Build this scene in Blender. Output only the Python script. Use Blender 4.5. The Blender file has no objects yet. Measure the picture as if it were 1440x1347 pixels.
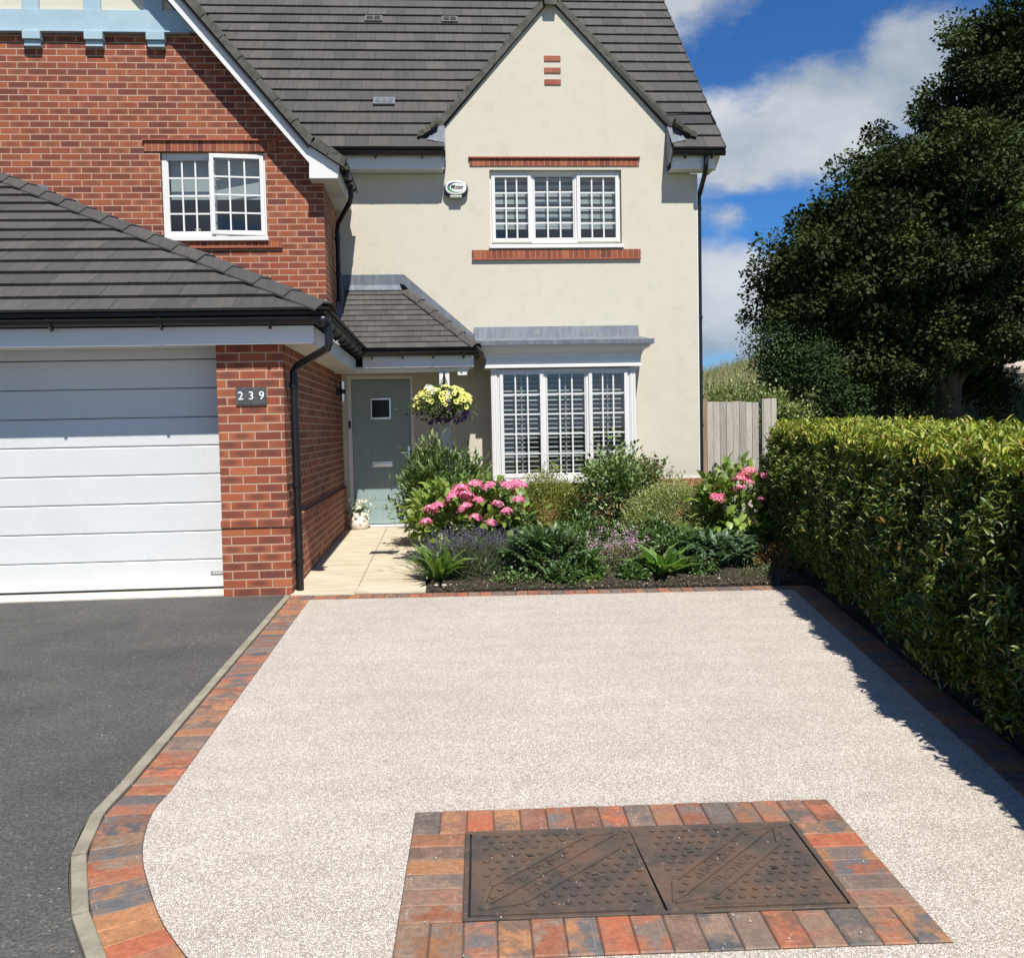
import bpy, bmesh, math, random
import numpy as np
from mathutils import Vector, Matrix
from mathutils.geometry import tessellate_polygon
R = math.radians
S = bpy.context.scene
COL = S.collection
random.seed(7)
rng = np.random.default_rng(7)

# ------------------------------------------------------------------ camera
YAW, PIT, ROLL = R(4.05), R(3.0), R(1.15)
fw = Vector((math.sin(YAW)*math.cos(PIT), math.cos(YAW)*math.cos(PIT), -math.sin(PIT)))
r0 = Vector((math.cos(YAW), -math.sin(YAW), 0)); u0 = r0.cross(fw)
rr = r0*math.cos(ROLL) - u0*math.sin(ROLL); uu = r0*math.sin(ROLL) + u0*math.cos(ROLL)
cam = bpy.data.objects.new('camera', bpy.data.cameras.new('camera')); COL.objects.link(cam)
M = Matrix((rr, uu, -fw)).transposed().to_4x4(); M.translation = Vector((0, 0, 1.4))
cam.matrix_world = M
cam.data.sensor_width = 36; cam.data.lens = 1330/1440*36; cam.data.clip_end = 3000; cam.data.clip_start = .05
S.camera = cam
S.render.resolution_x = 1024; S.render.resolution_y = 957

# ------------------------------------------------------------------ light
EL, AZ = R(57.5), R(12.5)          # the sun stands high, a little to the right behind the camera
sd = Vector((math.sin(AZ)*math.cos(EL), -math.cos(AZ)*math.cos(EL), math.sin(EL)))
sl = bpy.data.lights.new('sun', 'SUN'); sl.energy = 5.0; sl.angle = R(.5); sl.color = (1, .955, .885)
sun = bpy.data.objects.new('sun', sl); COL.objects.link(sun)
sun.rotation_euler = sd.to_track_quat('Z', 'Y').to_euler(); sun.location = (3, -5, 12)
W = bpy.data.worlds.new('World'); S.world = W; W.use_nodes = True
S.view_settings.view_transform = 'Standard'; S.view_settings.look = 'None'; S.view_settings.exposure = 0.45; S.view_settings.gamma = 1


class NT:
    """small helper to wire nodes"""
    def __init__(s, t): s.t = t; s.L = t.links
    def n(s, typ, **k):
        nd = s.t.nodes.new(typ)
        for a, b in k.items(): setattr(nd, a, b)
        return nd
    def _in(s, sock, v):
        if v is None: return
        if isinstance(v, bpy.types.NodeSocket): s.L.new(v, sock)
        else: sock.default_value = v
    def m(s, op, a, b=None, c=None, clamp=False):
        nd = s.n('ShaderNodeMath', operation=op, use_clamp=clamp)
        s._in(nd.inputs[0], a); s._in(nd.inputs[1], b); s._in(nd.inputs[2], c)
        return nd.outputs[0]
    def mix(s, f, a, b, bt='MIX'):
        nd = s.n('ShaderNodeMix', data_type='RGBA', blend_type=bt)
        s._in(nd.inputs[0], f)
        for i, v in ((6, a), (7, b)):
            if isinstance(v, tuple) and len(v) == 3: v = (*v, 1)
            s._in(nd.inputs[i], v)
        return nd.outputs[2]
    def noise(s, vec, sc, det=3, rough=.5, dim='3D', dist=0):
        nd = s.n('ShaderNodeTexNoise', noise_dimensions=dim)
        if vec is not None: s.L.new(vec, nd.inputs['Vector'])
        nd.inputs['Scale'].default_value = sc; nd.inputs['Detail'].default_value = det
        nd.inputs['Roughness'].default_value = rough; nd.inputs['Distortion'].default_value = dist
        return nd.outputs[0]
    def ramp(s, f, stops, interp='LINEAR'):
        nd = s.n('ShaderNodeValToRGB'); nd.color_ramp.interpolation = interp
        e = nd.color_ramp.elements
        while len(e) < len(stops): e.new(.5)
        for i, (p, c) in enumerate(stops):
            e[i].position = p; e[i].color = (*c, 1) if len(c) == 3 else c
        s.L.new(f, nd.inputs[0]); return nd.outputs[0]
    def xyz(s, vec):
        nd = s.n('ShaderNodeSeparateXYZ'); s.L.new(vec, nd.inputs[0]); return nd.outputs
    def comb(s, x, y, z=0.):
        nd = s.n('ShaderNodeCombineXYZ')
        for i, v in enumerate((x, y, z)): s._in(nd.inputs[i], v)
        return nd.outputs[0]
    def smooth(s, v, a, b):
        nd = s.n('ShaderNodeMapRange', interpolation_type='SMOOTHSTEP')
        s._in(nd.inputs[0], v); nd.inputs[1].default_value = a; nd.inputs[2].default_value = b
        return nd.outputs[0]


# ------------------------------------------------------------------ sky with fair-weather clouds
t = NT(W.node_tree); W.node_tree.nodes.clear()
sky = t.n('ShaderNodeTexSky', sky_type='NISHITA'); sky.sun_disc = False
sky.sun_elevation = EL; sky.sun_rotation = math.pi - AZ
sky.air_density = 1.0; sky.dust_density = 0.05; sky.ozone_density = 5.0; sky.altitude = 1500
tc = t.n('ShaderNodeTexCoord').outputs['Generated']
X, Y, Z = t.xyz(tc)
az = t.m('ARCTAN2', X, Y); el = t.m('ARCSINE', Z)
nv = t.comb(t.m('MULTIPLY', X, 1.0), Y, t.m('MULTIPLY', Z, 1.7))
n1 = t.noise(nv, 8.5, 8, .58, dist=.12); n2 = t.noise(nv, 2.3, 2, .5); n3 = t.noise(nv, 22, 6, .6)
blobs = [(17.0, 15.6, 5.5, 2.9, 1.25), (22.0, 16.8, 5.0, 3.8, 1.3), (27.5, 18.0, 4.5, 3.6, 1.3), (34, 17, 5, 3, .9),
         (16.0, 6.8, 6.6, 4.2, 1.5), (19.5, 4.0, 4.0, 4.8, 1.3), (14.0, 24.4, 6.0, 3.4, 1.3), (17.0, 11.9, 3.0, 1.3, .75),
         (10.0, 6, 5, 4, 1), (-20, 14, 12, 4, .9), (60, 14, 14, 5, .9),
         (-100, 22, 14, 5, .9), (172, 15, 22, 8, 1.5), (-168, 14, 16, 8, 1.5), (150, 9, 16, 5, 1.3)]  # the clouds behind the camera are added for the window reflections
dens = None
for a, e, ra, re, k in blobs:
    dx = t.m('DIVIDE', t.m('SUBTRACT', az, R(a)), R(ra)); dy = t.m('DIVIDE', t.m('SUBTRACT', el, R(e)), R(re))
    d = t.m('SQRT', t.m('ADD', t.m('MULTIPLY', dx, dx), t.m('MULTIPLY', dy, dy)))
    v = t.m('MULTIPLY', t.m('SUBTRACT', 1.25, d), k)
    dens = v if dens is None else t.m('SMOOTH_MAX', dens, v, .25)
dens = t.m('ADD', dens, t.m('MULTIPLY', t.m('SUBTRACT', n1, .5), 2.1))
dens = t.m('ADD', dens, t.m('MULTIPLY', t.m('SUBTRACT', n3, .5), .5))
mask = t.smooth(dens, .22, .95)
lowh = t.smooth(el, R(6.5), R(1))                         # pale cloud bank along the horizon
mask = t.m('MAXIMUM', mask, t.m('MULTIPLY', lowh, .85))
ccol = t.mix(t.smooth(t.m('ADD', n2, t.m('MULTIPLY', n1, .6)), .62, 1.0), (.34, .43, .54), (.80, .83, .86))
tint = t.mix(1, sky.outputs[0], (.41, .82, 1.20), 'MULTIPLY')
bg = t.n('ShaderNodeBackground'); t.L.new(tint, bg.inputs[0]); bg.inputs[1].default_value = .074
bc = t.n('ShaderNodeBackground'); t.L.new(ccol, bc.inputs[0]); bc.inputs[1].default_value = .64
ms = t.n('ShaderNodeMixShader'); t.L.new(t.m('MULTIPLY', mask, .93), ms.inputs[0])
t.L.new(bg.outputs[0], ms.inputs[1]); t.L.new(bc.outputs[0], ms.inputs[2])
wo = t.n('ShaderNodeOutputWorld'); t.L.new(ms.outputs[0], wo.inputs[0])

# ------------------------------------------------------------------ materials
def mat(name, fn=None, col=(.5, .5, .5), rough=.6, metal=0., spec=.5):
    m = bpy.data.materials.new(name); m.use_nodes = True
    t = NT(m.node_tree); b = m.node_tree.nodes['Principled BSDF']
    b.inputs['Base Color'].default_value = (*col, 1); b.inputs['Roughness'].default_value = rough
    b.inputs['Metallic'].default_value = metal; b.inputs['Specular IOR Level'].default_value = spec
    if fn: fn(t, b)
    return m
def uvn(t): return t.n('ShaderNodeTexCoord').outputs['UV']
def objn(t): return t.n('ShaderNodeTexCoord').outputs['Object']
def bump(t, b, h, st=.3, dist=.01):
    nd = t.n('ShaderNodeBump'); nd.inputs['Strength'].default_value = st; nd.inputs['Distance'].default_value = dist
    t.L.new(h, nd.inputs['Height']); t.L.new(nd.outputs[0], b.inputs['Normal'])
def colattr(t): return t.n('ShaderNodeVertexColor', layer_name='Col').outputs[0]

def brick_fn(bw=.225, bh=.075, half=.5, mort=.0112, dark=.8, bright=1., uoff=0.):
    def fn(t, b):
        u, v, _ = t.xyz(uvn(t))
        jn = t.noise(uvn(t), 38, 2, .6)
        u2 = t.m('ADD', u, t.m('MULTIPLY', t.m('SUBTRACT', jn, .5), .004)); v2 = t.m('ADD', v, t.m('MULTIPLY', t.m('SUBTRACT', jn, .5), .004))
        u2 = t.m('ADD', u2, 50+uoff); v2 = t.m('ADD', v2, 7.5)
        row = t.m('FLOOR', t.m('DIVIDE', v2, bh))
        cu = t.m('ADD', t.m('DIVIDE', u2, bw), t.m('MULTIPLY', t.m('MODULO', row, 2.), half))
        ci = t.m('FLOOR', cu)
        fu = t.m('MULTIPLY', t.m('FRACT', cu), bw); fv = t.m('MULTIPLY', t.m('FRACT', t.m('DIVIDE', v2, bh)), bh)
        eu = t.m('MINIMUM', fu, t.m('SUBTRACT', bw, fu)); ev = t.m('MINIMUM', fv, t.m('SUBTRACT', bh, fv))
        e = t.m('MINIMUM', eu, ev)
        isb = t.smooth(e, mort*.5-.0012, mort*.5+.0016)
        wn = t.n('ShaderNodeTexWhiteNoise', noise_dimensions='2D'); t.L.new(t.comb(ci, row), wn.inputs['Vector'])
        rv, rc = wn.outputs[0], wn.outputs[1]
        rx, ry, rz = t.xyz(rc)
        base = t.ramp(rv, [(0, (.16, .040, .024)), (.3, (.275, .067, .028)), (.62, (.335, .087, .033)), (.85, (.385, .118, .047)), (1, (.21, .050, .027))])
        # smoky heart of each brick
        lx = t.m('DIVIDE', t.m('SUBTRACT', fu, bw/2), bw*.42); ly = t.m('DIVIDE', t.m('SUBTRACT', fv, bh/2), bh*.46)
        dd = t.m('ADD', t.m('MULTIPLY', lx, lx), t.m('MULTIPLY', ly, ly))
        heart = t.m('MULTIPLY', t.smooth(t.m('ADD', dd, t.m('MULTIPLY', jn, .6)), 1.5, .2), t.smooth(ry, .12, .65))
        base = t.mix(t.m('MULTIPLY', heart, dark), base, (.125, .042, .030))
        fine = t.noise(uvn(t), 160, 3, .65)
        base = t.mix(.6, base, t.ramp(fine, [(.3, (.7, .7, .7)), (.7, (1.3, 1.3, 1.3))]), 'MULTIPLY')
        big = t.noise(uvn(t), .9, 4, .6)
        base = t.mix(1, base, t.ramp(big, [(.3, (.86*bright,)*3), (.7, (1.08*bright,)*3)]), 'MULTIPLY')
        mc = t.mix(fine, (.36, .235, .16), (.52, .37, .27))
        eff = t.smooth(t.noise(uvn(t), 3.5, 5, .7), .62, .80)
        base = t.mix(t.m('MULTIPLY', eff, .18), base, (.55, .42, .36))
        c = t.mix(isb, mc, base); t.L.new(c, b.inputs['Base Color'])
        b.inputs['Roughness'].default_value = .85
        bump(t, b, t.m('ADD', isb, t.m('MULTIPLY', fine, .35)), .8, .006)
    return fn

def render_fn(t, b):
    o = objn(t); a = t.noise(o, .8, 5, .6); c = t.noise(o, 5, 5, .65); f = t.noise(o, 240, 2, .6)
    st = t.noise(t.comb(*[t.m('MULTIPLY', q, k) for q, k in zip(t.xyz(o), (9, 9, .5))]), 1, 4, .6)
    col = t.mix(a, (.545, .508, .408), (.60, .562, .462)); col = t.mix(t.m('MULTIPLY', t.smooth(c, .48, .75), .45), col, (.46, .435, .35))
    col = t.mix(t.m('MULTIPLY', t.smooth(st, .52, .8), .13), col, (.43, .405, .315))
    t.L.new(col, b.inputs['Base Color']); b.inputs['Roughness'].default_value = .92
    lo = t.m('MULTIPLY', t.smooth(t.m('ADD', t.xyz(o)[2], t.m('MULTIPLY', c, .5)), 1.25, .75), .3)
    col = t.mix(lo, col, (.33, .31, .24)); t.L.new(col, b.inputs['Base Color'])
    bump(t, b, t.m('ADD', f, t.m('MULTIPLY', c, 2)), .3, .005)

def tile_fn(base=(.075, .07, .066), mul=1.):
    def fn(t, b):
        c = colattr(t); o = objn(t)
        s = t.noise(t.comb(*[t.m('MULTIPLY', q, k) for q, k in zip(t.xyz(o), (30, 3, 3))]), 1, 4, .6)
        g = t.noise(o, 120, 2, .6); l = t.noise(o, 2.2, 4, .6)
        col = t.mix(1, c, t.ramp(s, [(.3, (.82, .82, .84)), (.7, (1.22, 1.19, 1.13))]), 'MULTIPLY')
        col = t.mix(t.m('MULTIPLY', t.smooth(l, .5, .75), .22), col, (.105, .10, .09))
        col = t.mix(t.m('MULTIPLY', t.smooth(g, .62, .8), .3), col, (.17, .165, .15))
        t.L.new(col, b.inputs['Base Color']); b.inputs['Roughness'].default_value = .8
        bump(t, b, t.m('ADD', g, s), .3, .003)
    return fn

def pvc_fn(t, b):
    o = objn(t); n = t.noise(o, 3, 4, .6)
    t.L.new(t.mix(n, (.69, .68, .655), (.75, .74, .715)), b.inputs['Base Color']); b.inputs['Roughness'].default_value = .32

def lead_fn(t, b):
    o = objn(t); n = t.noise(o, 5, 5, .65)
    s = t.noise(t.comb(*[t.m('MULTIPLY', q, k) for q, k in zip(t.xyz(o), (16, 4, 2.))]), 1, 5, .7)
    col = t.ramp(s, [(.25, (.085, .10, .12)), (.5, (.13, .15, .175)), (.78, (.22, .245, .275))])
    col = t.mix(t.smooth(n, .55, .75), col, (.22, .22, .16)); t.L.new(col, b.inputs['Base Color'])
    b.inputs['Roughness'].default_value = .55; bump(t, b, n, .3, .01)

def resin_fn(t, b):
    o = objn(t)
    w = t.noise(o, 60, 1, .5)
    vo = t.n('ShaderNodeTexVoronoi', feature='F1'); t.L.new(o, vo.inputs['Vector']); vo.inputs['Scale'].default_value = 155
    ve = t.n('ShaderNodeTexVoronoi', feature='DISTANCE_TO_EDGE'); t.L.new(o, ve.inputs['Vector']); ve.inputs['Scale'].default_value = 155
    x, y, z = t.xyz(vo.outputs['Color'])
    c = t.ramp(x, [(0, (.36, .315, .27)), (.14, (.50, .445, .39)), (.4, (.60, .54, .475)), (.7, (.70, .64, .57)), (.9, (.84, .80, .73)), (1, (.42, .385, .34))])
    edge = t.smooth(ve.outputs[0], .0, .16)
    c = t.mix(edge, (.26, .225, .19), c)
    big = t.noise(o, 1.1, 5, .6); mid = t.noise(o, 7, 4, .6)
    c = t.mix(1, c, t.ramp(big, [(.3, (.98, .97, .94)), (.7, (1.09, 1.08, 1.06))]), 'MULTIPLY')
    c = t.mix(1, c, t.ramp(mid, [(.3, (.95, .95, .95)), (.7, (1.05, 1.05, 1.05))]), 'MULTIPLY')
    t.L.new(c, b.inputs['Base Color']); b.inputs['Roughness'].default_value = .55
    bump(t, b, t.m('ADD', edge, y), .55, .004)

def tarmac_fn(t, b):
    o = objn(t)
    vo = t.n('ShaderNodeTexVoronoi', feature='F1'); t.L.new(o, vo.inputs['Vector']); vo.inputs['Scale'].default_value = 135
    x, y, z = t.xyz(vo.outputs['Color'])
    c = t.ramp(x, [(0, (.042, .042, .040)), (.5, (.062, .061, .058)), (.93, (.092, .090, .086)), (.996, (.12, .117, .11)), (1, (.24, .23, .22))])
    l = t.noise(o, 1.3, 6, .62); k = t.noise(o, 4.5, 4, .6)
    c = t.mix(1, c, t.ramp(l, [(.3, (.80, .79, .76)), (.7, (1.42, 1.37, 1.27))]), 'MULTIPLY')
    c = t.mix(t.m('MULTIPLY', t.smooth(k, .58, .75), .18), c, (.15, .135, .11))
    t.L.new(c, b.inputs['Base Color']); b.inputs['Roughness'].default_value = .8
    bump(t, b, t.m('ADD', y, t.noise(o, 300, 2)), .5, .004)

def paver_fn(t, b):
    a = colattr(t); o = objn(t); c2 = t.n('ShaderNodeVertexColor', layer_name='Col2').outputs[0]
    u, v, _ = t.xyz(uvn(t))          # block-local coordinates: u along, v across
    n = t.noise(o, 9, 4, .62); n2 = t.noise(o, 46, 4, .65); f = t.noise(o, 230, 2, .6)
    c = t.mix(t.smooth(t.m('ADD', n, t.m('MULTIPLY', n2, .15)), .47, .68), a, c2)
    c = t.mix(1, c, t.ramp(n2, [(.3, (.78, .78, .80)), (.7, (1.25, 1.22, 1.18))]), 'MULTIPLY')
    c = t.mix(.35, c, t.ramp(f, [(.3, (.3, .3, .3)), (.7, (.7, .7, .7))]), 'OVERLAY')
    # faint rounded scuff ring left by stacking on the pallet
    ru = t.m('ABSOLUTE', t.m('SUBTRACT', u, .1)); rv = t.m('ABSOLUTE', t.m('SUBTRACT', v, .05))
    q = t.m('MAXIMUM', t.m('DIVIDE', ru, .074), t.m('DIVIDE', rv, .030))
    ring = t.m('MULTIPLY', t.smooth(t.m('ABSOLUTE', t.m('SUBTRACT', t.m('ADD', q, t.m('MULTIPLY', t.m('SUBTRACT', n2, .5), .25)), 1.)), .07, .0), t.smooth(n, .47, .62))
    c = t.mix(t.m('MULTIPLY', ring, .35), c, (.46, .38, .34))
    t.L.new(c, b.inputs['Base Color']); b.inputs['Roughness'].default_value = .72
    bump(t, b, t.m('ADD', f, n2), .35, .003)

def stone_fn(c1, c2, rough=.8, sc=3., stretch=(1, 1, 1), bs=.3):
    def fn(t, b):
        o = objn(t); p = t.comb(*[t.m('MULTIPLY', q, k) for q, k in zip(t.xyz(o), stretch)])
        n = t.noise(p, sc, 5, .62, dist=.5); f = t.noise(o, 150, 2, .6)
        c = t.mix(t.smooth(n, .3, .7), c1, c2); c = t.mix(.25, c, t.ramp(f, [(.3, (.3,)*3), (.7, (.7,)*3)]), 'OVERLAY')
        t.L.new(c, b.inputs['Base Color']); b.inputs['Roughness'].default_value = rough; bump(t, b, t.m('ADD', n, f), bs, .004)
    return fn

def iron_fn(t, b):
    o = objn(t); n = t.noise(o, 4.5, 6, .65); n2 = t.noise(o, 26, 5, .65); f = t.noise(o, 200, 2, .6)
    c = t.ramp(n, [(.3, (.055, .052, .048)), (.46, (.085, .066, .052)), (.60, (.14, .085, .056)), (.8, (.095, .064, .046))])
    c = t.mix(t.smooth(n2, .52, .68), c, (.10, .088, .075)); c = t.mix(t.m('MULTIPLY', t.smooth(n2, .56, .74), .7), c, (.22, .105, .055))
    t.L.new(c, b.inputs['Base Color']); b.inputs['Roughness'].default_value = .62; b.inputs['Metallic'].default_value = .15
    bump(t, b, t.m('ADD', f, n2), .5, .003)

def soil_fn(t, b):
    o = objn(t); n = t.noise(o, 28, 5, .7); f = t.noise(o, 110, 3, .7)
    c = t.ramp(n, [(.3, (.018, .013, .009)), (.55, (.045, .033, .023)), (.75, (.10, .078, .055))])
    c = t.mix(t.m('MULTIPLY', t.smooth(f, .66, .78), .6), c, (.19, .15, .11))
    t.L.new(c, b.inputs['Base Color']); b.inputs['Roughness'].default_value = .95; bump(t, b, t.m('ADD', n, f), 1., .02)

def wood_fn(t, b):
    c = colattr(t); o = objn(t)
    g = t.noise(t.comb(*[t.m('MULTIPLY', q, k) for q, k in zip(t.xyz(o), (60, 60, 2.2))]), 1, 5, .65, dist=1.2)
    kn = t.noise(t.comb(*[t.m('MULTIPLY', q, k) for q, k in zip(t.xyz(o), (9, 9, 4))]), 1, 2, .5)
    col = t.mix(1, c, t.ramp(g, [(.28, (.55, .53, .50)), (.5, (.98, .97, .95)), (.75, (1.25, 1.23, 1.18))]), 'MULTIPLY')
    col = t.mix(t.m('MULTIPLY', t.smooth(kn, .70, .76), .7), col, (.10, .07, .05))
    t.L.new(col, b.inputs['Base Color']); b.inputs['Roughness'].default_value = .85; bump(t, b, g, .5, .004)

def leaf_mat(name, trans=.22, rough=.42, spec=.5, hue=None):
    m = bpy.data.materials.new(name); m.use_nodes = True; t = NT(m.node_tree); b = m.node_tree.nodes['Principled BSDF']
    c = colattr(t); b.inputs['Roughness'].default_value = rough; b.inputs['Specular IOR Level'].default_value = spec
    n = t.noise(objn(t), 60, 2, .6); c = t.mix(.3, c, t.ramp(n, [(.3, (.35,)*3), (.7, (.65,)*3)]), 'OVERLAY')
    t.L.new(c, b.inputs['Base Color'])
    tr = t.n('ShaderNodeBsdfTranslucent'); t.L.new(t.mix(1, c, (1.5, 1.6, .8), 'MULTIPLY'), tr.inputs[0])
    mx = t.n('ShaderNodeMixShader'); mx.inputs[0].default_value = trans
    t.L.new(b.outputs[0], mx.inputs[1]); t.L.new(tr.outputs[0], mx.inputs[2])
    t.L.new(mx.outputs[0], m.node_tree.nodes['Material Output'].inputs[0]); return m

def glass_fn(t, b):
    m = t.t; tr = t.n('ShaderNodeBsdfTransparent'); tr.inputs[0].default_value = (.72, .76, .76, 1)
    gl = t.n('ShaderNodeBsdfGlossy'); gl.inputs['Roughness'].default_value = .02; gl.inputs[0].default_value = (.9, .95, 1, 1)
    fr = t.n('ShaderNodeLayerWeight'); fr.inputs[0].default_value = .5
    w = t.noise(objn(t), 1.6, 2, .5); bp = t.n('ShaderNodeBump'); bp.inputs['Strength'].default_value = .08; bp.inputs['Distance'].default_value = .05
    t.L.new(w, bp.inputs['Height']); t.L.new(bp.outputs[0], gl.inputs['Normal'])
    mx = t.n('ShaderNodeMixShader'); t.L.new(t.m('ADD', t.m('MULTIPLY', t.m('POWER', fr.outputs[1], 4.), .9), .10), mx.inputs[0])
    t.L.new(tr.outputs[0], mx.inputs[1]); t.L.new(gl.outputs[0], mx.inputs[2])
    t.L.new(mx.outputs[0], m.nodes['Material Output'].inputs[0])

MT = dict(
    brick=mat('brick_wall', brick_fn()), brick2=mat('brick_upper', brick_fn(dark=.6, bright=.88, uoff=.07)),
    soldier=mat('brick_soldier', brick_fn(bw=.075, bh=9., half=0, mort=.006, dark=.25, bright=.92)),
    cut=mat('brick_trim', brick_fn(dark=.15, bright=1.1)), redtile=mat('clay_tile', stone_fn((.27, .075, .04), (.34, .11, .055))),
    render=mat('cream_render', render_fn), tile=mat('roof_tile', tile_fn()), moss=mat('verge_mortar', stone_fn((.045, .045, .034), (.105, .10, .078), sc=9)),
    pvc=mat('white_pvc', pvc_fn), barge=mat('white_paint', pvc_fn), soffit=mat('soffit_board', stone_fn((.60, .60, .57), (.66, .66, .63), .5, bs=.02)),
    black=mat('black_plastic', None, (.010, .010, .011), .35), lead=mat('lead_sheet', lead_fn), glass=mat('window_glass', glass_fn),
    blue=mat('blue_painted_timber', stone_fn((.30, .42, .48), (.36, .48, .54), .5, 2.5, bs=.05)),
    gdoor=mat('garage_door_steel', stone_fn((.585, .60, .595), (.625, .64, .635), .42, 1.2, bs=.02)),
    door=mat('sage_door', stone_fn((.25, .335, .335), (.275, .365, .365), .45, 6, (4, 4, .4), .06)),
    chrome=mat('chrome', None, (.7, .7, .7), .2, 1.), sheer=mat('sheer_fabric', None, (.16, .175, .18), .9), dark=mat('dark_interior', None, (.03, .03, .032), .8),
    room=mat('room_wall', None, (.12, .115, .11), .9), blind=mat('blind_fabric', None, (.50, .54, .54), .8), slat=mat('shutter_slat', None, (.42, .42, .41), .5),
    slate=mat('slate_plate', stone_fn((.05, .055, .06), (.08, .085, .09), .6, 20)), white=mat('white_lettering', None, (.85, .85, .85), .5),
    resin=mat('resin_bound_gravel', resin_fn), tarmac=mat('tarmac', tarmac_fn), paver=mat('brindle_paver', paver_fn),
    kerb=mat('concrete_edging', stone_fn((.21, .188, .135), (.30, .272, .20), .9, 8)), concrete=mat('pale_concrete', stone_fn((.5, .46, .39), (.6, .56, .48), .85, 5)),
    slab=mat('sandstone_slab', stone_fn((.44, .37, .26), (.58, .51, .38), .8, 2.5, (1, 4, 1), .15)), soil=mat('dark_soil', soil_fn), iron=mat('rusty_cast_iron', iron_fn),
    joint=mat('joint_sand', None, (.06, .05, .04), .95), wood=mat('weathered_wood', wood_fn), bark=mat('bark', stone_fn((.04, .032, .024), (.10, .08, .06), .95, 8, (1, 1, .3), 1.)),
    leaf=leaf_mat('leaf'), shiny=leaf_mat('glossy_leaf', .16, .40, .40), petal=leaf_mat('petal', .3, .6, .2), treeleaf=leaf_mat('tree_leaf', .10, .65, .15),
    stem=mat('green_stem', None, (.10, .12, .04), .7), cream=mat('cream_stoneware', stone_fn((.62, .58, .48), (.75, .71, .6), .6, 12)),
    grass=mat('field_ground', stone_fn((.07, .085, .03), (.15, .15, .06), .95, 1.5)), rock=mat('pale_rock', stone_fn((.33, .28, .21), (.5, .44, .35), .9, 2.5, bs=.8)),
    stoneg=mat('grey_pebble', stone_fn((.35, .33, .30), (.55, .52, .48), .8, 10)), red=mat('red_led', None, (.6, .05, .04), .3))

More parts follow.
